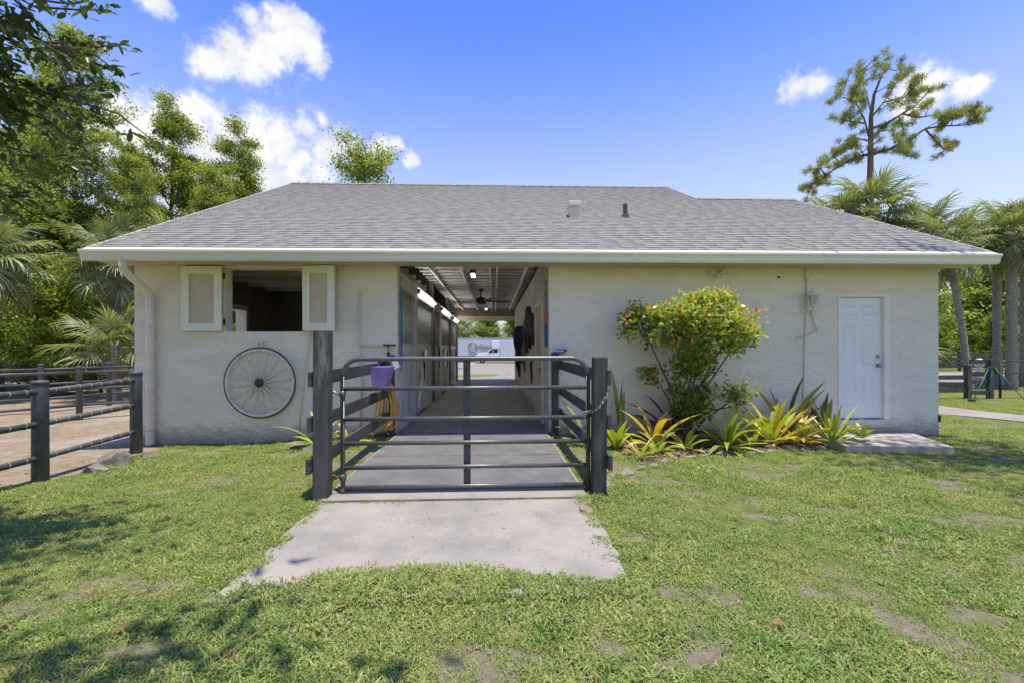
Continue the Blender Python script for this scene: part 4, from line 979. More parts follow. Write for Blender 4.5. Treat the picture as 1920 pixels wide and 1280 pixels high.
# ------------------------------------------------------------------ grass
def build_grass():
    rng = np.random.default_rng(4)
    tcol = bpy.data.collections.new('grass_tufts')
    for k in range(10):
        nb = 60; V = []; F = []; T_ = []
        for i in range(nb):
            r_ = .085*math.sqrt(rng.uniform()); a = rng.uniform(0, 6.283); p = np.array([r_*math.cos(a), r_*math.sin(a), -.005])
            az = rng.uniform(0, 6.283); ln = rng.uniform(.018, .046)*(1.35 if k < 2 else 1); w = rng.uniform(.0034, .0066); lean_ = rng.uniform(.45, 1.40)
            d = np.array([math.cos(az), math.sin(az), 0]); s_ = np.array([-d[1], d[0], 0])*w/2
            mid = p+d*ln*.45*math.sin(lean_)+np.array([0,0,ln*.55*math.cos(lean_*.7)]); tip = p+d*ln*math.sin(lean_)+np.array([0,0,ln*max(.12,.75*math.cos(lean_))])
            o = len(V); V += [p-s_, p+s_, mid+s_*1.1, mid-s_*1.1, tip]; F += [(o,o+1,o+2,o+3),(o+3,o+2,o+4,o+4)]
            tn = float(np.clip(rng.normal(.5+.12*math.sin(k*1.7), .26), 0, 1)); T_ += [tn, tn]
        me = bpy.data.meshes.new('tuft'); me.from_pydata([tuple(v) for v in V], [], [f if f[2] != f[3] else f[:3] for f in F])
        at = me.attributes.new('tone', 'FLOAT', 'FACE'); at.data.foreach_set('value', T_); me.materials.append(M_('f_grass')); me.materials.append(M_('f_straw'))
        me.polygons.foreach_set('material_index', np.repeat((rng.uniform(size=nb) < (.03, .08, .22)[k % 3]).astype(np.int32), 2))
        tcol.objects.link(bpy.data.objects.new('tuft', me))
    # scatter points: density falls with distance from the place the lawn is seen from
    P = []
    def region(x0, x1, y0, y1, dens):
        n = int((x1-x0)*(y1-y0)*dens); P.append(np.stack([rng.uniform(x0, x1, n), rng.uniform(y0, y1, n)], 1))
    region(-4.2, 4.2, -6.3, -4.6, 820); region(4.2, 9.5, -7.2, -4.6, 200); region(-8.5, -4.2, -7.2, -4.6, 200); region(6.5, 12, -4.6, -2.6, 160); region(-4.2, 4.2, -8.2, -6.3, 160); region(-6.5, 6.5, -4.6, -2.6, 520); region(-6.0, 9.5, -2.6, 0.0, 260); region(7.9, 16, 0, 7, 70); region(9.5, 16, -2.6, 0, 90)
    P = np.concatenate(P); x, y = P[:, 0], P[:, 1]
    ba = bare(x, y); sa = sandf(x, y); mu = mulchf(x, y)
    keep = rng.uniform(size=len(x)) < np.clip(1-ba*.9, .10, 1)*(1-.97*smooth(.2, .7, sa))*(1-.96*smooth(.2, .7, mu))
    def over(x, y):
        c = np.interp(x, [-1.66,-1.3,-.95,-.4,.1,.5,.86], [-5.02,-4.96,-4.76,-4.77,-4.86,-4.94,-5.0])+(fbm(x*5, x*0+3, 9, 3)-.5)*.10
        return (x > -1.60+(fbm(y*6, y*0, 7, 2)-.5)*.05) & (x < .85-(fbm(y*5, y*0+8, 8, 3)-.35)*.12) & (y > c)
    keep &= ~over(x, y)
    keep &= ~((x > -1.72) & (x < .98) & (y > -3.35))
    keep &= ~((x > 5.28) & (x < 6.80+(y+1.3)*.36) & (y > -1.17-.11*(x-5.28))); keep &= ~((x < 7.9) & (y > -.03))
    tt = np.array([[a[0], a[1], b[0], b[1]] for a, b in DR])
    dx0 = np.interp(y, tt[::-1, 3], tt[::-1, 2]); dx1 = np.interp(y, tt[::-1, 1], tt[::-1, 0])
    keep &= ~((y < 5) & (x > dx0-.1) & (x < dx1+.05) & (x > 10))
    jx = rng.uniform(-1.6, .85, 42); jx = jx[fbm(jx*2.2, jx*0, 5, 2) > .47]; jy = -3.422+rng.normal(size=len(jx))*.012
    x = np.concatenate([x[keep], jx]); y = np.concatenate([y[keep], jy]); ba = np.concatenate([ba[keep], np.full(len(jx), .9)]); z = np.where((y > -5.10) & (x > -1.63) & (x < .86), -.014, gz(x, y))
    n = len(x); me = bpy.data.meshes.new('grass'); me.vertices.add(n); me.vertices.foreach_set('co', np.stack([x, y, z], 1).astype(np.float32).ravel())
    big = fbm(x*.9, y*.9, 71, 3)
    sc = rng.uniform(.6, 1.4, n)*(1-.5*ba)*(.5+.95*big)*np.where(rng.uniform(size=n) < .03, 1.5, 1.0)*.92*np.where(y > -2.6, 1.12, 1)
    rot = np.zeros((n, 3), np.float32); rot[:, 2] = rng.uniform(0, 6.283, n); rot[:, 0] = rng.normal(size=n)*.12; rot[:, 1] = rng.normal(size=n)*.12
    me.attributes.new('rot', 'FLOAT_VECTOR', 'POINT').data.foreach_set('vector', rot.ravel())
    me.attributes.new('scl', 'FLOAT', 'POINT').data.foreach_set('value', sc.astype(np.float32))
    me.attributes.new('idx', 'INT', 'POINT').data.foreach_set('value', rng.integers(0, 10, n).astype(np.int32))
    o = bpy.data.objects.new('grass', me); COL.objects.link(o); o['kind'] = 'stuff'; o['label'] = 'short mown green lawn grass with bare patches'; o['category'] = 'grass'
    ng = bpy.data.node_groups.new('scatter_grass', 'GeometryNodeTree'); ng.interface.new_socket('Geometry', in_out='INPUT', socket_type='NodeSocketGeometry'); ng.interface.new_socket('Geometry', in_out='OUTPUT', socket_type='NodeSocketGeometry')
    N = ng.nodes; L = ng.links; gi = N.new('NodeGroupInput'); go = N.new('NodeGroupOutput'); ip = N.new('GeometryNodeInstanceOnPoints'); ci = N.new('GeometryNodeCollectionInfo')
    ci.inputs['Collection'].default_value = tcol; ci.inputs['Separate Children'].default_value = True; ci.inputs['Reset Children'].default_value = True
    def na(t, nm):
        a = N.new('GeometryNodeInputNamedAttribute'); a.data_type = t; a.inputs['Name'].default_value = nm; return a.outputs['Attribute']
    L.new(gi.outputs[0], ip.inputs['Points']); L.new(ci.outputs[0], ip.inputs['Instance']); ip.inputs['Pick Instance'].default_value = True
    L.new(na('INT', 'idx'), ip.inputs['Instance Index']); L.new(na('FLOAT', 'scl'), ip.inputs['Scale'])
    er = N.new('FunctionNodeEulerToRotation'); L.new(na('FLOAT_VECTOR', 'rot'), er.inputs[0]); L.new(er.outputs[0], ip.inputs['Rotation'])
    L.new(ip.outputs[0], go.inputs[0]); o.modifiers.new('scatter', 'NODES').node_group = ng
    print('grass tufts', n)
build_grass()
# fallen leaves and twigs
LF = MB().add([(-.06,0,.004),(-.02,-.028,.016),(.03,-.024,.02),(.065,0,.006),(.03,.024,.03),(-.02,.03,.022),(0,0,.0)], [(0,1,6),(1,2,6),(2,3,6),(3,4,6),(4,5,6),(5,0,6)]).build('fallen_leaf', 'dead_leaf', None); lme = LF.data; bpy.data.objects.remove(LF)
spots = [(1.46,-5.46,'curled fallen leaf on the lawn right of centre'),(.77,-3.78,'fallen leaf on the concrete pad near its right edge'),(-.84,-5.22,'fallen leaf in the grass left of centre'),(2.9,-4.5,'fallen leaf far right on the lawn'),
         (-2.9,-3.6,'fallen leaf on the lawn below the wagon wheel'),(1.9,-4.2,'fallen leaf on the lawn right of the pad'),(3.6,-2.9,'fallen leaf on the lawn before the bromeliads'),(-1.9,-5.35,'fallen leaf in the shade at the lower left')]
for i, (x, y, lb) in enumerate(spots):
    o = bpy.data.objects.new('fallen_leaf', lme); COL.objects.link(o); o.location = (x, y, (float(gz(x,y))+.035) if i != 1 else -.008); o.rotation_euler = (.2,.1,i*1.9); o.scale = (.6,)*3; tag(o, lb, 'leaf', 'fallen leaves')
# dry twigs on the lawn
for i, (x, y, l, a) in enumerate(((-1.9,-5.05,.5,.5),(-2.2,-5.0,.4,.3),(-1.2,-5.5,.35,1.2),(-2.6,-4.3,.35,.4),(2.1,-4.6,.3,-.6))):
    z = float(gz(x,y))+.05
    tag(MB().tube([(x-l/2*math.cos(a),y-l/2*math.sin(a),z-.01),(x,y+.012,z),(x+l/2*math.cos(a),y+l/2*math.sin(a),z-.005)], .003, 5).build('dry_twig', 'dead_leaf', None, True),
        'dry straw-coloured twig on the lawn, %s' % ('below the pad corner','left of the pad corner','at the bottom edge','below the wagon wheel','right of the pad')[i], 'twig', 'twigs on the lawn')

# ------------------------------------------------------------------ trees
def T_cypress(key, seed, H, lean=(0,0), dens=1.0):
    tk, li, tips = make_tree(seed, H, .20, 44, .16, lambda t: (1.7*(1-t)**.5+.75)*(.75+.5*math.sin(t*17+seed)**2), lambda t: .15+.65*t, 6, lean, .20, .03, .55)
    tree_meshes(key, tk, li, tips, 'bark', 'f_cypress', .40, int(30*dens), .17, .055, [1,1,.6], .35, .35, seed)
T_cypress('cyp1', 21, 15.5); T_cypress('cyp2', 22, 14.0, (.6,0)); T_cypress('cyp3', 23, 13.5, (-.5,.3), 1.05)
def T_broad(key, seed, H, r0, fol, start=.22, spread=.42, n_br=30, rad=.42, n=22, L=.16, W=.08, tl=.1, th=.9):
    tk, li, tips = make_tree(seed, H*.86, r0, n_br, start, lambda t: H*spread*(1.05-.62*t), lambda t: .15+.75*t, 5, (0,0), .2, .05, .5)
    tree_meshes(key, tk, li, tips, 'bark', fol, rad, n, L, W, [1,1,.7], .45, .2, seed, tone_lo=tl, tone_hi=th)
T_broad('bush1', 31, 5.2, .10, 'f_bush', .06, .40, 34, .36, 22, .15, .075)
T_broad('bush2', 32, 4.2, .09, 'f_bush', .05, .50, 32, .36, 22, .15, .075)
T_broad('far1', 33, 9.5, .22, 'f_far', .18, .42, 34, .62, 20, .34, .17)
T_broad('far2', 34, 8.0, .2, 'f_far', .12, .50, 34, .62, 20, .34, .17)
T_broad('airy', 35, 15.0, .22, 'f_cypress', .35, .34, 40, .5, 16, .2, .09)
left_trees = [
 ('cyp1','cypress_tree','tall feathery cypress at the far left, its trunk rising behind the paddock',(-19.8,14.6),.3,1.05,'cypress trees left of the barn'),
 ('cyp2','cypress_tree','feathery cypress with the highest tip above the left end of the roof',(-19.0,19.2),1.2,1.10,'cypress trees left of the barn'),
 ('cyp3','cypress_tree','cypress standing right beside the roof slope, nearest the ridge',(-16.4,22.8),2.2,1.10,'cypress trees left of the barn'),
 ('cyp3','cypress_tree','cypress behind the palm at the left, lower than its neighbours',(-15.2,16.8),4.0,.80,'cypress trees left of the barn'),
 ('cyp2','cypress_tree','light green cypress filling the gap behind the oak leaves',(-24.5,18.5),5.0,1.15,'cypress trees left of the barn'),
 ('cyp1','cypress_tree','cypress at the left edge of the picture behind the oak branches',(-24.5,13.0),2.6,1.0,'cypress trees left of the barn'),
 ('cyp3','cypress_tree','cypress deep in the wood between the two tallest cypresses',(-22.5,22.5),.9,1.05,'cypress trees left of the barn'),
 ('cyp2','cypress_tree','cypress half hidden behind the roof corner at the left',(-18.0,26.5),3.1,.95,'cypress trees left of the barn'),
 ('cyp3','cypress_tree','cypress with a bent tip between the tall pair and the roof',(-17.6,19.5),5.6,.92,'cypress trees left of the barn'),
 ('cyp1','cypress_tree','broad low cypress behind the palms at the left',(-17.2,14.8),1.1,.68,'cypress trees left of the barn'),
 ('cyp2','cypress_tree','cypress far back at the left edge behind the oak',(-28.5,20.5),.2,1.2,'cypress trees left of the barn'),
 ('bush1','evergreen_shrub','tall evergreen filling the gap under the cypresses',(-19.5,15.2),5.9,1.6,'evergreen undergrowth behind the paddock'),
 ('bush2','evergreen_shrub','tall evergreen right behind the roof corner at the left',(-15.5,20.5),4.9,2.0,'evergreen undergrowth behind the paddock'),
 ('bush2','evergreen_shrub','tall evergreen behind the palm at the left edge',(-21.5,12.5),.3,1.9,'evergreen undergrowth behind the paddock'),
 ('airy','leafy_tree','airy light green tree showing above the roof ridge',(-11.4,33.0),.5,1.42,None),
 ('bush1','evergreen_shrub','dense glossy evergreen shrub at the left edge behind the paddock',(-19.0,9.6),0,1.05,'evergreen undergrowth behind the paddock'),
 ('bush2','evergreen_shrub','dense yellow-green evergreen left of the palm with dead fronds',(-15.9,9.6),1.5,1.0,'evergreen undergrowth behind the paddock'),
 ('bush1','evergreen_shrub','dark evergreen behind the left palm, beside the barn wall',(-14.2,13.0),2.0,1.0,'evergreen undergrowth behind the paddock'),
 ('bush2','evergreen_shrub','evergreen shrub at the foot of the tall cypress trunk',(-18.6,13.0),3.3,1.25,'evergreen undergrowth behind the paddock'),
 ('bush1','evergreen_shrub','evergreen shrub farthest left, behind the fan palm',(-22.5,9.5),4.4,1.25,'evergreen undergrowth behind the paddock'),
 ('bush2','evergreen_shrub','low evergreen close to the barn corner behind the far paddock fence',(-12.4,14.5),5.3,.95,'evergreen undergrowth behind the paddock'),
 ('bush1','evergreen_shrub','evergreen in the depth of the wood behind the cypress trunks',(-20.5,17.0),.8,1.4,'evergreen undergrowth behind the paddock'),
 ('bush2','evergreen_shrub','evergreen deep behind the barn corner under the cypresses',(-16.0,18.5),1.8,1.5,'evergreen undergrowth behind the paddock'),
 ('bush1','evergreen_shrub','evergreen out at the left beyond the paddock rails',(-25.5,8.0),2.7,1.4,'evergreen undergrowth behind the paddock'),
]
for (k, nm, lb, (x, y), rz, sc, gp) in left_trees: plant_tree(k, nm, lb, (x, y, float(gz(x,y))-.05), rz, sc, gp)
far_trees = [('far1',(-7.5,74),0,1.15,'dark green tree behind the left half of the trailer'),('far2',(-1.0,73),1,1.05,'bright yellow-green tree behind the trailer logo'),('far2',(4.5,75),2,1.15,'yellow-green tree behind the box truck'),('far1',(9.5,76),3,1.1,'green tree beyond the right end of the trailer'),
  ('far1',(-14,76),4,1.2,'green tree beyond the left end of the trailer'),('far2',(36,38),1,1.1,'light green tree behind the right palms, nearest the leaning one'),('far1',(42,36),2,1.1,'light green tree between the right palm trunks'),('far2',(48,34),3,1.2,'light green tree at the right edge behind the palms'),
  ('far1',(33,43),4,1.15,'tall light green tree farther behind the leaning palm'),('far2',(54,40),5,1.3,'light green tree beyond the right edge of the picture'),('far1',(28,40),1.7,1.0,'light green tree beside the right wall of the barn'),('far2',(60,46),.4,1.4,'tree deep in the wood at the far right'),
  ('bush2',(35,27),.6,.9,'dark hedge shrub at the far end of the right lawn, nearest the barn'),('bush1',(39,26),1.6,.85,'dark hedge shrub behind the right palm trunks'),('bush2',(43,25),2.6,.95,'dark hedge shrub at the right edge of the lawn'),('bush1',(31,28),3.6,.8,'dark hedge shrub beyond the leaning palm')]
for (k, (x, y), rz, sc, lb) in far_trees: plant_tree(k, 'evergreen_shrub' if 'bush' in k else 'leafy_tree', lb, (x, y, float(gz(x,y))-.05), rz, sc, 'trees in the distance')

# ---- fan palms
def frond_mesh(seed, nseg=34, L=.85, dead=False):
    rng = np.random.default_rng(seed); V = []; F = []; T_ = []
    pl = .75 if not dead else .6
    def rib(t): return np.array([pl+.55*t, 0, -.10*t-.30*t*t])       # costa bends down
    for i in range(nseg):
        f = (i+.5)/nseg*2-1; ang = f*2.15; t0 = (1-abs(f))**1.2
        o = rib(t0*.8); ln = L*(1-.30*abs(f)**2)*rng.uniform(.85, 1.1)*(.8 if dead else 1)
        d = np.array([math.cos(ang), math.sin(ang), .28*(1-abs(f))+.10]); d /= np.linalg.norm(d)
        s_ = np.array([-math.sin(ang), math.cos(ang), 0]); w = .021*(1.2 if not dead else .8)
        droop = rng.uniform(.40, .85)*(1.8 if dead else 1)
        pts = []
        for q in (0, .38, .72, 1.0): pts.append(o+d*ln*q+np.array([0,0,-droop*ln*q**2.4]))
        ws = (w*.45, w, w*.75, w*.06); b = len(V)
        for p, ww in zip(pts, ws): V += [p-s_*ww+np.array([0,0,.010]), p+np.array([0,0,-.008]), p+s_*ww+np.array([0,0,.010])]
        tn = float(np.clip(rng.normal(.5, .25), 0, 1))
        for q in range(3):
            F += [(b+q*3, b+q*3+1, b+q*3+4, b+q*3+3), (b+q*3+1, b+q*3+2, b+q*3+5, b+q*3+4)]; T_ += [tn, min(1, tn+.12)]
    # petiole
    for q in range(5):
        a0, a1 = q/5*pl, (q+1)/5*pl; b = len(V); r_ = .014
        z0, z1 = .05*math.sin(a0*2), .05*math.sin(a1*2)
        V += [np.array([a0,-r_,z0]),np.array([a0,r_,z0]),np.array([a0,0,z0-.02]),np.array([a1,-r_,z1]),np.array([a1,r_,z1]),np.array([a1,0,z1-.02])]
        F += [(b,b+1,b+4,b+3),(b+1,b+2,b+5,b+4),(b+2,b,b+3,b+5)]; T_ += [.9,.9,.9]
    return npmesh('frond', np.array(V), np.array(F), T_, 'f_palm_dead' if dead else 'f_palm')
FR = [frond_mesh(400+k) for k in range(5)]; FD = [frond_mesh(450+k, 22, .75, True) for k in range(2)]
def palm(label, x, y, ztop, n=26, sc=1.0, seed=0, dead=6, lean=(0,0), trunk_r=.15, group='cabbage palms', name='cabbage_palm', trunk=True, elmin=-1.0, skirt=0):
    rng = random.Random(seed); z0 = float(gz(x,y))-.1
    t = thing(name, label, 'palm tree', (x,y,z0), group)
    top = Vector((x+lean[0], y+lean[1], ztop))
    if trunk:
        n_ = 34; pts = []; rs = []
        for i in range(n_+1):
            q = i/n_; pts.append((x+lean[0]*q**1.3, y+lean[1]*q**1.3, z0+(ztop-z0)*q)); rs.append(trunk_r*(1.25-.35*min(1,q*4))*(1+.07*(-1)**i)*(1.12 if q > .9 else 1))
        MB().tube(pts, rs, 12).build('trunk', 'palm_trunk', t, True)
    off = top-Vector((x,y,z0))
    for k in range(n):
        f = k/n; az = k*2.39996+rng.uniform(-.3,.3); el = 1.25-(1.25-elmin)*f**.85+rng.uniform(-.12,.12)
        place('frond', FR[rng.randrange(5)], t, off+Vector((0,0,-.25*f)), (rng.uniform(-.3,.3), -el, az), (sc*rng.uniform(.85,1.1),)*3)
    for k in range(dead):
        az = k*2.39996+rng.uniform(-.5,.5); el = -1.15-rng.uniform(0,.3)
        place('dead_frond', FD[k % 2], t, off+Vector((0,0,-.35-.1*rng.random()-skirt*rng.random())), (rng.uniform(-.3,.3), -el, az), (sc*rng.uniform(.8,1),)*3)
    return t
palm('cabbage palm with a skirt of dead fronds left of the barn corner', -13.3, 8.8, 4.7, 28, .90, 1, 16, skirt=.9)
palm('cabbage palm cut by the left edge of the picture', -15.6, 6.9, 4.5, 26, .95, 2, 14, skirt=.8)
palm('low fan palm behind the paddock fence beside the barn wall', -12.3, 7.6, 1.6, 18, .85, 3, 2, group='cabbage palms', elmin=-.3)
palm('fan palm half hidden behind the roof edge at the left', -12.2, 10.2, 5.2, 26, .85, 4, 6)
palm('big fan palm in front of the pine, behind the right roof slope', 16.9, 12.0, 7.6, 34, 1.05, 5, 12, skirt=.5)
palm('fan palm left of the pine trunk behind the right roof slope', 15.3, 11.9, 7.1, 30, .95, 6, 10, skirt=.4)
palm('fan palm behind the right roof slope, lower and nearer the eave', 18.2, 12.4, 6.5, 30, .95, 7, 8)
palm('fan palm with orange-tinged fronds above the right eave end', 19.6, 12.0, 6.8, 30, .85, 8, 8)
palm('palm with a pale leaning trunk right of the barn', 18.9, 9.6, 5.6, 26, .85, 9, 8, lean=(-.95,0), trunk_r=.13)
palm('thick-trunked palm right of the barn, left one of the close pair', 21.9, 11.2, 6.1, 30, .85, 10, 5, trunk_r=.165)
palm('thick-trunked palm right of the barn, right one of the close pair', 20.75, 9.7, 6.0, 30, .90, 11, 4, trunk_r=.17)
palm('slim palm farther back behind the close pair of palms', 26.3, 14.2, 7.2, 24, .9, 12, 4, trunk_r=.13)
palm('palm cut by the right edge of the picture', 22.9, 11.0, 6.4, 28, .95, 13, 8, trunk_r=.15)
palm('low bushy palm spreading from behind the right wall of the barn', 12.7, 6.9, 1.6, 34, .95, 14, 16, elmin=-.75, skirt=.3)
palm('bushy palm growing against the leaning palm trunk', 13.5, 7.7, 2.6, 30, .85, 15, 12, elmin=-.9, skirt=.5)
palm('small fan palm in the trees behind the trailer', -5.5, 68, 4.2, 24, 2.0, 16, 6)

# ---- slash pine behind the right roof slope (limbs laid out at its own distance)
def pine():
    x0, y0 = 20.7, 16.4; z0 = float(gz(x0,y0))
    rng = np.random.default_rng(77)
    t = thing('pine_tree', 'tall slash pine with spreading crooked limbs behind the right roof slope', 'tree', (x0,y0,z0))
    k = 25/853.
    def pt(u, v, dy): return np.array([((u-960)*(25+dy)-(1625-960)*25)/853., dy, (653-v)*(25+dy)/853.+1.42-z0])
    trunk = [np.array([.1,0,-.1]), pt(1628,500,0), pt(1622,400,0), pt(1624,330,0), pt(1625,270,.05), pt(1626,220,.1), pt(1632,180,.1), pt(1645,150,0)]
    MB().tube([Vector(p)+ORG[t.name] for p in trunk], [.30,.26,.2,.15,.125,.10,.07,.03], 10).build('trunk', 'bark_pine', t, True)
    limbs_ = [[(1628,292,0),(1660,283,-.4),(1700,262,-.8),(1730,243,-.9),(1765,238,-1.2),(1800,236,-1.2),(1832,228,-1.4)],
      [(1728,244,-.9),(1745,262,-.6),(1765,280,-.3),(1785,285,.1),(1790,270,.3)],[(1700,262,-.8),(1680,285,-1.3),(1690,292,-1.6)],
      [(1625,292,0),(1600,297,.5),(1570,312,.9),(1545,330,1.2),(1515,350,1.3),(1497,358,1.5)],[(1570,312,.9),(1560,300,1.4),(1556,298,1.6)],
      [(1626,245,.1),(1660,233,.8),(1690,215,1.4),(1715,200,1.8),(1735,180,2.0),(1750,165,2.1)],[(1690,215,1.4),(1720,222,1.0),(1760,215,.8),(1800,220,.6),(1830,212,.6)],
      [(1622,260,.1),(1610,225,-.6),(1595,200,-.9),(1570,188,-1.3),(1540,198,-1.5)],[(1595,200,-.9),(1590,165,-.7),(1600,140,-.6)],
      [(1626,225,.1),(1650,195,.2),(1672,165,.6),(1690,140,.8)],[(1632,185,.1),(1640,155,-.5),(1655,130,-.7)],[(1612,235,-.5),(1580,232,-1.0),(1568,232,-1.2)],
      [(1622,268,0),(1600,262,1.0),(1580,272,1.6),(1576,280,1.8)],[(1650,195,.2),(1690,185,-.9),(1700,170,-1.2)],[(1640,250,.2),(1668,245,1.6),(1680,236,2.2)],[(1765,238,-1.2),(1790,210,-1.6),(1820,208,-1.8)],
      [(1626,215,.1),(1620,180,.9),(1610,155,1.3)],[(1540,332,1.2),(1530,320,.8),(1510,322,.6)],[(1545,330,1.2),(1530,350,1.6),(1510,362,1.9)]]
    tubes = []; tips = []
    for L_ in limbs_:
        P_ = [pt(u,v,dy) for u,v,dy in L_]; r0 = .085 if len(L_) > 5 else .05
        tubes.append((P_, [r0*(1-.75*i/(len(P_)-1)) for i in range(len(P_))]))
        for i in range(1, len(P_)):
            for q in range(3):
                a = P_[i-1]+(P_[i]-P_[i-1])*rng.uniform(.2, 1); w = .35+.65*i/(len(P_)-1)
                if rng.uniform() > w: continue
                e = a+rng.normal(size=3)*np.array([.45,.6,.32])+np.array([0,0,.18]); tubes.append(([a,(a+e)/2+rng.normal(size=3)*.06,e],[.025,.018,.010])); tips += [e, a*.35+e*.65]
        tips += [P_[-1], P_[-1]+rng.normal(size=3)*.2]
    m = MB()
    for P_, rs in tubes: m.tube([Vector(p)+ORG[t.name] for p in P_], list(rs), 5, cap=False)
    m.build('limbs', 'bark_pine', t, True)
    C = np.array(tips); n = 105; mcl = len(C)
    d = unit(rng.normal(size=(mcl, n, 3))+np.array([0,0,.45])); ln = rng.uniform(.16, .30, (mcl, n, 1)); cc = C[:, None, :]+rng.normal(size=(mcl, n, 3))*.085
    s_ = unit(np.cross(d, rng.normal(size=(mcl, n, 3))))*.013
    V = np.stack([cc-s_, cc+s_, cc+d*ln], 2).reshape(-1, 3); F = np.arange(len(V)).reshape(-1, 3)
    tone = np.clip(np.repeat(rng.uniform(.1, .9, mcl), n)+rng.normal(size=mcl*n)*.15, 0, 1)
    me = npmesh('crown', V, F, tone, 'f_pine'); place('crown', me, t)
pine()

# ---- oak overhanging from the left, and the tree whose shade falls at the right
def oak():
    rng = np.random.default_rng(91); x0, y0 = -7.6, -5.6; z0 = float(gz(x0,y0))
    t = thing('oak_tree', 'dark glossy oak whose leafy branches hang into the top left corner', 'tree', (x0,y0,z0))
    o0 = np.array([x0,y0,z0]); tubes = []; C = []; near = []
    tubes.append(([np.array(p)-o0*0 for p in ((x0,y0,z0-.2),(x0+.1,y0+.1,1.6),(x0+.25,y0+.25,3.2),(x0+.5,y0+.2,5.5))], [.26,.22,.2,.14]))
    def limb(p, q, r0, sag, nsub, spread, store, dens):
        p = np.array(p, float); q = np.array(q, float); n = 9; pts = []
        for i in range(n+1):
            f = i/n; pts.append(p+(q-p)*f+np.array([0,0,sag*math.sin(f*math.pi)])+rng.normal(size=3)*.05*f)
        tubes.append((pts, [r0*(1-.85*i/n) for i in range(n+1)])); d0 = (q-p)/np.linalg.norm(q-p)
        for k in range(nsub):
            f = .25+.75*(k+rng.uniform())/nsub; i = min(int(f*n), n-1); a = pts[i]+(pts[i+1]-pts[i])*(f*n-i)
            d = d0*.8+rng.normal(size=3)*np.array([.6,.6,.45]); d /= np.linalg.norm(d); ln = spread*rng.uniform(.5, 1.1)
            b = [a, a+d*ln*.5+rng.normal(size=3)*.04, a+d*ln+rng.normal(size=3)*.06+np.array([0,0,-.06])]
            tubes.append((b, [.010,.007,.003]))
            for g in np.linspace(.2, 1, dens): store.append((b[0]+(b[2]-b[0])*g, d))
    # limbs that reach into view
    for q in ((-3.05,-4.25,3.62),(-3.35,-4.2,3.98),(-3.5,-4.15,3.15),(-3.75,-4.0,2.95),(-3.95,-4.25,2.62),(-3.6,-4.35,4.3),(-4.2,-3.9,3.5),(-4.25,-4.0,2.75),(-4.3,-4.3,3.9),(-3.25,-4.1,3.35),(-3.75,-4.35,3.3),(-3.9,-4.3,3.65),(-3.7,-4.2,3.85),(-4.1,-4.4,4.2),(-4.1,-4.2,3.1),(-3.85,-4.1,2.8),(-4.0,-4.5,3.4),(-3.6,-4.4,4.05)):
        limb((x0+.3,y0+.25,q[2]*.62+1.3), q, .035, .22, 30, .6, near, 7)
    # upper canopy, out of the picture, that throws the dappled shade on the lawn
    for q in ((-4.6,-6.2,6.6),(-3.0,-6.6,6.4),(-2.0,-7.2,6.2),(-4.8,-4.9,7.2),(-6.5,-3.6,6.8),(-9.5,-3.8,6.2),(-10,-7,6.5),(-5,-8.5,6.2),(-7.5,-9,6.0),(-1.2,-6.5,6.6),(-6,-5,7.8),(-2.6,-8.4,6.0),(-3.2,-5.6,6.8),(-3.9,-5.3,6.6),(-2.4,-6.1,6.5),(-4.3,-5.8,6.9),(-3.0,-6.3,7.2),(-.4,-6.9,6.8),(-3.3,-4.7,6.5),(-4.3,-4.3,6.8),(-2.5,-5.2,6.6),(-3.6,-5.0,7.3),(-4.9,-5.4,6.6)):
        limb((x0+.45,y0+.2,4.6), q, .09, .5, 12, 1.0, C, 5)
    m = MB()
    for P_, rs in tubes: m.tube([Vector(p) for p in P_], list(rs), 6, cap=False)
    m.build('branches', 'bark', t, True)
    # near leaves: folded ellipses
    V = []; F = []; T_ = []
    for (p, d) in near:
        for q in range(4):
            a = d*.6+rng.normal(size=3)*.6; a[2] -= .15; a /= np.linalg.norm(a); nr = rng.normal(size=3)*.5+np.array([0,0,1]); nr -= a*(nr@a); nr /= np.linalg.norm(nr); b = np.cross(nr, a)
            l = rng.uniform(.055, .105); w = l*rng.uniform(.34, .48); o = len(V); pp = p+rng.normal(size=3)*.03
            V += [pp, pp+a*l*.35+b*w*.5+nr*.006, pp+a*l*.75+b*w*.45+nr*.006, pp+a*l, pp+a*l*.75-b*w*.45+nr*.006, pp+a*l*.35-b*w*.5+nr*.006]
            F += [(o,o+1,o+2,o+3),(o,o+3,o+4,o+5)]; tn = float(np.clip(rng.normal(.42,.25),0,1)); T_ += [tn, min(1,tn+.1)]
    place('crown', npmesh('crown', np.array(V)-o0, np.array(F), T_, 'f_oak'), t)
    V, F, tn = leaf_cloud(rng, np.array([c[0] for c in C])-o0, .35, 12, .15, .07, .4, [1,1,.6], .5, 0)
    place('upper_crown', npmesh('upper_crown', V, F, tn, 'f_oak'), t)
oak()
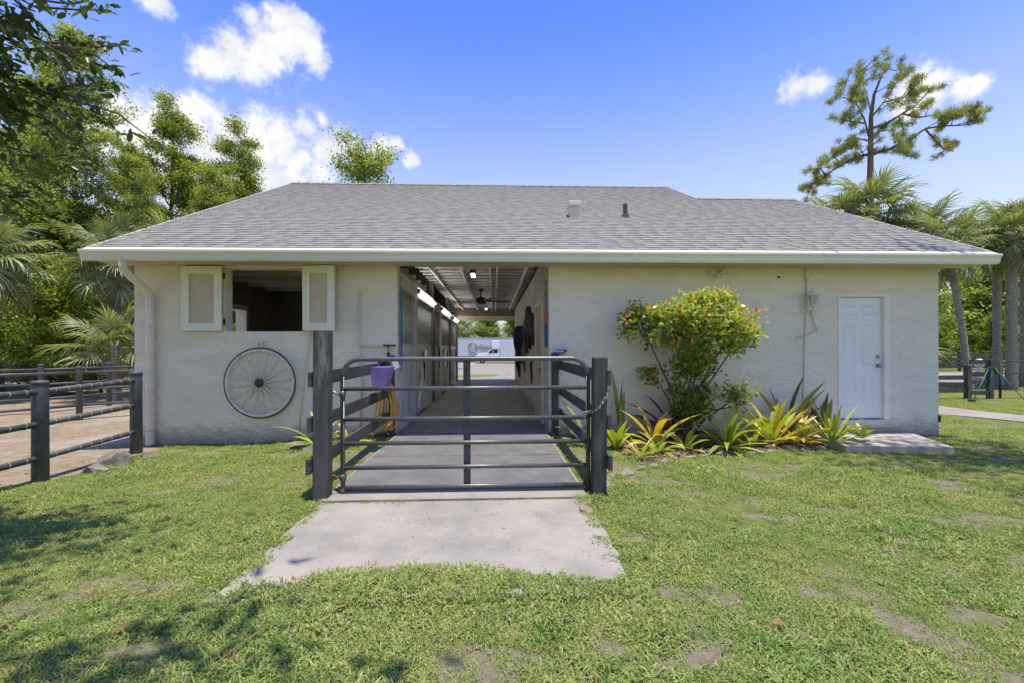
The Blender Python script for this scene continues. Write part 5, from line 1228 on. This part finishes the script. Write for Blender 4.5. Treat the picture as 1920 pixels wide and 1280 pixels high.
def shade_tree():
    rng = np.random.default_rng(95); x0, y0 = 10.2, -4.2; z0 = float(gz(x0,y0)); o0 = np.array([x0,y0,z0])
    t = thing('leafy_tree', 'tree beyond the right edge whose crown shades the lawn by the stoop', 'tree', (x0,y0,z0))
    m = MB(); m.tube([(x0,y0,z0-.2),(x0-.2,y0+.2,2.5),(x0-.7,y0+.7,5.0),(x0-1.6,y0+1.3,7.4)], [.2,.16,.13,.07], 8); C = []
    for k in range(26):
        q = np.array([7.5,-2.4,8.6])+rng.normal(size=3)*np.array([.95,.7,.5]); q[2] = max(q[2], 7.6)
        p = np.array([x0-1.2,y0+1.0,6.6]); mid = (p+q)/2+rng.normal(size=3)*.15; m.tube([Vector(p),Vector(mid),Vector(q)], [.04,.025,.01], 5, cap=False); C += [q, q+rng.normal(size=3)*.25, mid*.3+q*.7]
    m.build('branches', 'bark', t, True)
    V, F, tn = leaf_cloud(rng, np.array(C)-o0, .42, 26, .15, .07, .4, [1,1,.6], .5, 0)
    place('crown', npmesh('crown', V, F, tn, 'f_oak'), t)
shade_tree()

# ------------------------------------------------------------------ planting bed
def shrub():
    rng = np.random.default_rng(17); x0, y0 = 3.05, -.55; z0 = float(gz(x0,y0))
    t = thing('flowering_shrub', 'bushy green shrub with small orange flower clusters against the right wall', 'shrub', (x0,y0,z0))
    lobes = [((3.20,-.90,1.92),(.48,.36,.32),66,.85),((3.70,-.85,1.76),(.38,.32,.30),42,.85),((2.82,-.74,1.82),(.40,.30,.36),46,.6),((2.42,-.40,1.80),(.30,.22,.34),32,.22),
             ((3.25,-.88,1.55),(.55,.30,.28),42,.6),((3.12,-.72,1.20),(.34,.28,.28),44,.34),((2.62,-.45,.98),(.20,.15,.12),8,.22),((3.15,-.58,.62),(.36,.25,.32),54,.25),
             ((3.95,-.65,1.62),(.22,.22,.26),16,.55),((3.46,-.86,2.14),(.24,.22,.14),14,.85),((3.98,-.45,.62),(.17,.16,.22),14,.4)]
    C = []; tn = []; tubes = []
    base = np.array([x0,y0,z0])
    for (c, s_, n, tone) in lobes:
        c = np.array(c)-base
        mid = np.array([c[0]*.35, c[1]*.35, c[2]*.5]); tubes.append(([np.array([rng.normal()*.05,rng.normal()*.05,-.05]), mid, c], [.022,.017,.007]))
        for k in range(n):
            d = rng.normal(size=3); d /= np.linalg.norm(d); p = c+d*np.array(s_)*rng.uniform(.55, 1.05); p[1] = min(p[1], .44); C.append(p); tn.append(np.clip(tone+.08+.25*(d[2])+rng.normal()*.12,0,1))  # lobe tone paints shade into the left and lower leaves, light into tops
            if k % 4 == 0: tubes.append(([c, (c+p)/2+rng.normal(size=3)*.03, p], [.007,.005,.003]))
    m = MB()
    for P_, rs in tubes: m.tube([Vector(p)+ORG[t.name] for p in P_], list(rs), 5, cap=False)
    m.build('stems', 'bark', t, True)
    V, F, tt = leaf_cloud(rng, np.array(C), .13, 24, .095, .043, np.array(tn), [1,1,.8], .5, .2, .2)
    place('foliage', npmesh('foliage', V, F, tt, 'f_shrub'), t)
    # flowers: little star clusters near the outer leaves
    me = None; fl = 0
    for p, q in zip(C, tn):
        if rng.uniform() < .22 and p[2] > .9:
            if me is None:
                fm = MB()
                for k in range(14):
                    a = rng.uniform(0, 6.283); e = rng.uniform(.1, 1.4); d = Vector((math.cos(a)*math.cos(e), math.sin(a)*math.cos(e), math.sin(e))); b = d.orthogonal().normalized()*.006; l = rng.uniform(.03,.06)
                    fm.add([Vector((0,0,0))-b, Vector((0,0,0))+b, d*l+b*1.6, d*l-b*1.6], [(0,1,2,3)])
                o = fm.build('flower_cluster', 'flower', None); me = o.data; bpy.data.objects.remove(o)
            place('flower_cluster', me, t, tuple(p+np.array([0,-.06,.06])), (rng.uniform(-.5,.2), rng.uniform(-.4,.4), rng.uniform(0,6.28)), (rng.uniform(.8,1.25),)*3); fl += 1
shrub()
def blade(m, p, az, el, ln, w, curve, tone, tip=0.05, fold=.25, n=6):
    """one strap leaf: rises at el and bends over by curve"""
    d = Vector((math.cos(az), math.sin(az), 0)); s_ = Vector((-d.y, d.x, 0)); pos = Vector(p); e = el; rows = []
    for i in range(n+1):
        t = i/n; ww = w*(.65+.5*math.sin(min(1,t*1.5)*math.pi/2))*(1-max(0,(t-.55)/.45)**1.8*(1-tip))
        up = Vector((-d.x*math.sin(e), -d.y*math.sin(e), math.cos(e)))
        rows.append((pos-s_*ww/2+up*ww*fold, pos.copy(), pos+s_*ww/2+up*ww*fold))
        pos = pos+(d*math.cos(e)+Vector((0,0,1))*math.sin(e))*(ln/n); e -= curve/n
    vs = [q for r_ in rows for q in r_]
    m.add(vs, [(i*3+k,i*3+k+1,(i+1)*3+k+1,(i+1)*3+k) for i in range(n) for k in (0,1)], tone)
def bromeliad(label, x, y, n, ln, w, m, seed, el0=1.35, el1=.35, curve=1.1, name='bromeliad', cat='bromeliad', group='bromeliads in the wall bed', alt=None, dz=.02, tip=.06):
    r_ = random.Random(seed); z = float(gz(x,y))+dz; ln *= 1.15; w *= 1.25
    t = thing(name, label, cat, (x,y,z), group)
    for k in range(n):
        f = k/max(1,n-1); az = k*2.39996+r_.uniform(-.35,.35); el = el0+(el1-el0)*f**.8+r_.uniform(-.1,.1)
        mb_ = MB(); rr = .015+.02*f
        l_ = ln*(.7+.3*math.sin(math.pi*min(1,f+.25)))*r_.uniform(.8,1.12)
        if y > -.9 and math.sin(az) > .3: l_ *= max(.35, min(1, (-y+.02)/(l_*math.cos(el)*math.sin(az)+.05)))
        blade(mb_, (x+rr*math.cos(az),y+rr*math.sin(az),z), az, el, l_, w*r_.uniform(.8,1.15), curve*r_.uniform(.5,1.3), max(.02,min(.98,r_.gauss(.5,.28))), tip)
        mm = m if not alt or r_.random() < .62 else alt
        mb_.build('leaf', mm, t, True)
    return t
bromeliad('small upright yellow-green bromeliad next to the right gate post',1.81,-1.06,15,.42,.055,'b_lime',1,1.5,.8,.5)
bromeliad('large golden yellow bromeliad with cream leaves left in the bed',2.47,-.82,15,.72,.075,'b_yellow',2,1.45,.25,.9)
bromeliad('tall maroon-leaved bromeliad behind the golden one',2.95,-.40,14,.95,.085,'b_red',3,1.5,.45,.8)
bromeliad('small spiky lime bromeliad at the front left edge of the bed',1.98,-1.72,13,.36,.026,'b_lime',4,1.3,.4,.5)
bromeliad('broad-leaved fresh green bromeliad in front of the golden one',2.36,-1.32,13,.36,.065,'b_green',5,1.3,.1,1.0,alt='b_lime')
bromeliad('small lime bromeliad with rounded leaves before the shrub',2.85,-1.08,13,.36,.06,'b_lime',6,1.3,.3,.8)
bromeliad('large pale green bromeliad with many arching leaves before the shrub',3.58,-.88,30,.78,.052,'b_green',7,1.45,.1,.9,alt='b_lime')
bromeliad('small lime bromeliad between the large green and the tall yellow one',4.02,-.80,8,.38,.065,'b_lime',8,1.4,.3,1.0)
bromeliad('tall bright yellow bromeliad with upright flaring leaves',4.50,-.55,16,.88,.10,'b_yellow',9,1.35,.5,.35,alt='b_lime')
bromeliad('orange-yellow bromeliad right of the tall yellow one',4.88,-.58,15,.62,.075,'b_yellow',10,1.3,.2,.9,alt='b_lime')
bromeliad('dark maroon-green bromeliad against the wall below the lantern',4.95,-.24,10,.98,.085,'b_dark',11,1.45,.75,.4,alt='b_red')
bromeliad('spiky light green bromeliad in front of the white door',5.42,-.66,24,.66,.045,'b_lime',12,1.4,.35,.5,alt='b_green')
bromeliad('tiny green bromeliad at the edge of the stoop',5.80,-.78,14,.24,.05,'b_green',13,1.3,.4,.5, dz=.14)
bromeliad('untidy brown and green bromeliad behind the left gate post',-2.72,-.62,11,.58,.05,'b_green',14,1.4,.4,.9,alt='b_red',group='bromeliads by the left fence')
bromeliad('brownish bromeliad between the left board fence and the wall',-2.25,-.55,9,.50,.05,'b_yellow',15,1.3,.4,1.0,alt='b_red',group='bromeliads by the left fence')
bromeliad('strap-leaved plant peeping out behind the right gate post',1.42,-.95,5,.80,.085,'b_green',16,1.5,.9,.9,group='bromeliads in the wall bed', name='strap_leaf_plant', cat='plant')
bromeliad('tall snake plant with two upright leaves left of the shrub',2.10,-.30,4,1.05,.085,'b_dark',18,1.56,1.4,.1,name='snake_plant',cat='plant',group='snake plants',alt='b_green',tip=.03)
bromeliad('dark snake plant against the wall beside the white door',5.62,-.22,5,.80,.08,'b_dark',19,1.5,1.25,.2,name='snake_plant',cat='plant',group='snake plants',tip=.03)
# mulch chips
def chips():
    rng = np.random.default_rng(8); n = 5200; x = rng.uniform(1.4, 5.5, n); y = rng.uniform(-2.4, -.02, n); k = mulchf(x, y) > .5; x, y = x[k], y[k]; n = len(x)
    P = np.stack([x, y, gz(x,y)+.036], 1); a = unit(rng.normal(size=(n,3))*np.array([1,1,.25])); b = unit(np.cross(a, np.array([0,0,1.]))+rng.normal(size=(n,3))*.25); l = rng.uniform(.02,.06,(n,1)); w = rng.uniform(.006,.016,(n,1))
    V = np.stack([P-a*l-b*w, P-a*l+b*w, P+a*l+b*w, P+a*l-b*w], 1).reshape(-1,3)
    o = bpy.data.objects.new('mulch_chips', npmesh('mulch_chips', V, np.arange(len(V)).reshape(-1,4), rng.uniform(size=n), 'mulch_chip')); COL.objects.link(o); o['kind'] = 'stuff'; o['label'] = 'loose brown bark chips in the planting bed'; o['category'] = 'mulch'
mat('mulch_chip', (.22,.145,.10), None, rough=.95, tone=.6); chips()

# ------------------------------------------------------------------ far yard seen through the aisle
def gzf(x, y): return float(gz(x,y))
TY = 59.0; tz = gzf(0,TY)
TR = thing('semi_trailer', 'long white semi-trailer with gold ring logo parked across the yard', 'trailer', (-1,TY+1.2,tz))
MB().box(-9.5,6.5,TY,TY+2.5,tz+.95,tz+3.55).build('box_body', 'trailer_white', TR)
MB().box(-9.5,6.5,TY-.03,TY-.002,tz+.93,tz+1.05).build('side_rail', 'trailer_trim', TR); MB().box(-9.5,6.5,TY-.03,TY-.002,tz+3.45,tz+3.56).build('top_rail', 'trailer_trim', TR)
me = None
for i in range(26):
    x = -9.3+i*.62
    if me is None: o = MB().box(x-.02,x+.02,TY-.018,TY-.002,tz+1.05,tz+3.45).build('rib', 'trailer_white', TR); me = o.data; xb = x
    else: place('rib', me, TR, (x-xb,0,0))
for x in (-7.6,-6.3,4.2,5.5):
    w = MB().lathe([(.2,0),(.5,.0),(.5,.28),(.2,.28)], (x,TY+.02,tz+.5), (0,1,0), 18).build('wheel', 'tyre', TR, True); MB().lathe([(.26,0),(.2,.04),(.08,.05)], (x,TY-.02,tz+.5), (0,1,0), 14).build('rim', 'galvanised', w, True)
MB().box(-5.5,3.4,TY+.4,TY+.6,tz+.45,tz+.94).build('underframe', 'iron_dark', TR)
LGC = Vector((-3.05,TY-.05,tz+2.25))
lg = MB(); n_ = 40
for seg in range(3):
    pts = []; rs = []
    for k in range(14):
        a = math.pi/2+seg*2*math.pi/3+(k/13)*1.75; r_ = .62*(1+.12*(k/13)); pts.append(LGC+Vector((math.cos(a)*r_*.92,0,math.sin(a)*r_))); rs.append(.04+.11*math.sin(math.pi*(k/13)**.6)*(1-.4*k/13))
    m = MB(); m.tube(pts, rs, 6); o = m.build('logo_arc', 'logo_gold', TR, True)
MB().lathe([(.24,0),(.24,.02)], LGC+Vector((0,.03,-.05)), (0,-1,0), 20).build('logo_disc', 'galvanised', TR)
def text3d(txt, loc, size, m, parent, name):
    c = bpy.data.curves.new(name, 'FONT'); c.body = txt; c.size = size; c.extrude = .01; c.offset = .012*size
    o = bpy.data.objects.new(name, c); COL.objects.link(o); o.rotation_euler = (R(90),0,0)
    dg = bpy.context.evaluated_depsgraph_get(); me = bpy.data.meshes.new_from_object(o.evaluated_get(dg)); bpy.data.objects.remove(o)
    me.materials.clear(); me.materials.append(M_(m)); q = bpy.data.objects.new(name, me); COL.objects.link(q); q.parent = parent; q.rotation_euler = (R(90),0,0); q.location = Vector(loc)-ORG[parent.name]
text3d('Gour', (-2.2,TY-.04,tz+1.98), .95, 'logo_gold', TR, 'logo_text')
BT = thing('box_truck', 'white box truck with pickup cab in front of the semi-trailer', 'truck', (1,TY-4,tz))
by = TY-5.0; bz = gzf(0,by)
MB().box(-1.35,4.8,by,by+2.3,bz+.95,bz+3.05).build('cargo_box', 'trailer_white', BT, bev=.03)
MB().box(-2.45,-1.36,by+.05,by+2.25,bz+2.02,bz+3.02).build('box_attic', 'truck_white', BT, bev=.05)
MB().prism([(-4.55,by+.1,bz+.55),(-4.6,by+.1,bz+1.05),(-4.3,by+.1,bz+1.28),(-3.15,by+.1,bz+1.42),(-2.55,by+.1,bz+2.0),(-1.45,by+.1,bz+2.03),(-1.42,by+.1,bz+.55)], (0,2.1,0)).build('cab', 'truck_white', BT, bev=.05)
MB().prism([(-2.98,by+.085,bz+1.45),(-2.50,by+.085,bz+1.92),(-2.32,by+.085,bz+1.92),(-2.32,by+.085,bz+1.42)], (0,.02,0)).build('quarter_window', 'car_glass', BT)
MB().prism([(-2.26,by+.085,bz+1.42),(-2.26,by+.085,bz+1.92),(-1.66,by+.085,bz+1.92),(-1.62,by+.085,bz+1.42)], (0,.02,0)).build('door_window', 'car_glass', BT)
MB().prism([(-3.20,by+.2,bz+1.445),(-2.60,by+.2,bz+1.99),(-2.58,by+.2,bz+1.97),(-3.16,by+.2,bz+1.43)], (0,1.9,0)).build('windshield', 'car_glass', BT)
MB().box(-2.72,-2.60,by-.10,by+.08,bz+1.36,bz+1.62).build('wing_mirror', 'iron_dark', BT, bev=.02)
MB().box(-4.68,-4.45,by+.08,by+2.22,bz+.45,bz+.62).build('bumper', 'galvanised', BT, bev=.02)
for y in (by+.12, by+1.9): MB().box(-4.63,-4.5,y,y+.28,bz+.92,bz+1.1).build('headlight', 'lamp_glass', BT, bev=.02)
MB().box(-1.6,4.7,by+.3,by+2.0,bz+.62,bz+.94).build('chassis', 'iron_dark', BT)
for x in (-3.75,3.2):
    w = MB().lathe([(.15,0),(.40,0),(.42,.05),(.42,.25),(.15,.26)], (x,by+.04,bz+.42), (0,1,0), 20).build('wheel', 'tyre', BT, True); MB().lathe([(.24,0),(.2,.03),(.06,.04)], (x,by+.0,bz+.42), (0,1,0), 14).build('rim', 'galvanised', w, True)
BT.location.x += 2.2
yk = 49.; 
tag(MB().box(-8,-2.4,yk,yk+.25,gzf(-4,yk),gzf(-4,yk)+.22).build('parking_kerb', 'white_paint', None, bev=.03), 'long white kerb bar lying in the gravel yard', 'kerb')
tag(MB().box(-6,-2.55,30,30.9,gzf(-3,30)+.0,gzf(-3,30)+.10).build('loading_pad', 'concrete', None, bev=.02), 'low pale concrete pad in the gravel yard', 'pad')

# ------------------------------------------------------------------ fence and stand at the right
RB = 'dark fences right of the barn'
FZ = gzf(15,6.4)
RF = thing('paddock_gate', 'black board fence and gate section right of the barn', 'fence', (15.2,6.4,FZ), RB)
for x, h in ((14.2,.95),(15.35,1.1),(16.1,1.28)): MB().box(x-.07,x+.07,6.33,6.47,FZ-.1,FZ+h).build('post', 'black_wood', RF, bev=.01)
for z in (.28,.70): MB().box(14.27,15.28,6.38,6.42,FZ+z-.07,FZ+z+.07).build('board', 'black_board', RF)
for z in (.20,.55,.80,1.20): MB().box(15.42,16.03,6.38,6.42,FZ+z-.07,FZ+z+.07).build('board', 'black_board', RF)
WF = thing('wire_fence', 'black post and wire fence at the right edge below the palms', 'fence', (17.2,6.4,FZ), RB)
for x in (16.45,17.6,18.8): MB().tube([(x,6.4,FZ-.1),(x,6.4,FZ+1.24)], .035, 8).build('post', 'iron_dark', WF, True)
for z in (1.2,.82): MB().tube([(16.1,6.4,FZ+z),(18.8,6.4,FZ+z+.02)], .018, 6).build('rail', 'iron_dark', WF, True)
mb = MB()
for i in range(27): mb.tube([(16.15+i*.1,6.4,FZ+.02),(16.15+i*.1,6.4,FZ+.8)], .0025, 4, cap=False)
for i in range(8): mb.tube([(16.1,6.4,FZ+.04+i*.1),(18.8,6.4,FZ+.04+i*.1)], .0025, 4, cap=False)
o = mb.build('mesh_wire', 'iron_dark', WF); o['kind'] = 'stuff'
SD = thing('tube_stand', 'teal metal A-frame stand on the grass before the black gate', 'stand', (15.6,5.9,FZ))
for a, b in (((14.75,5.7,FZ),(15.55,5.95,FZ+1.02)),((16.35,5.6,FZ),(15.75,5.95,FZ+1.02)),((15.85,6.25,FZ),(15.7,5.97,FZ+1.0))): MB().tube([a,b], .012, 6).build('leg', 'teal_metal', SD, True)
MB().tube([(15.42,5.95,FZ+.72),(15.46,5.95,FZ+.95),(15.57,5.95,FZ+1.05),(15.72,5.95,FZ+1.03),(15.8,5.95,FZ+.85)], .02, 6).build('hoop', 'iron_dark', SD, True)
MB().lathe([(.02,0),(.09,.02),(.10,.06),(.03,.09)], (14.7,5.68,FZ), n=12).build('foot_weight', 'iron_dark', SD, True)
YO = thing('yard_ornament', 'small pale bird-shaped ornament on a white post by the far driveway', 'ornament', (26.6,16.2,gzf(26.6,16.2)))
oz = gzf(26.6,16.2)
MB().lathe([(.16,0),(.14,.5),(.2,.55)], (26.6,16.2,oz), n=10).build('pedestal', 'white_paint', YO, True)
MB().lathe([(.05,0),(.2,.1),(.26,.28),(.18,.42),(.05,.5)], (26.6,16.2,oz+.55), (.25,0,1), 10).build('figure', 'ivory', YO, True)
BF = thing('board_fence', 'black board fence in the shade of the hedge at the far right', 'fence', (38,24,gzf(38,24)), RB)
for x in np.arange(29, 48, 2.4): MB().box(x-.07,x+.07,23.9,24.05,gzf(38,24)-.1,gzf(38,24)+1.4).build('post', 'black_wood', BF)
for z in (.3,.6,.9,1.2): MB().box(29,48,23.86,23.899,gzf(38,24)+z-.08,gzf(38,24)+z+.08).build('board', 'black_board', BF)
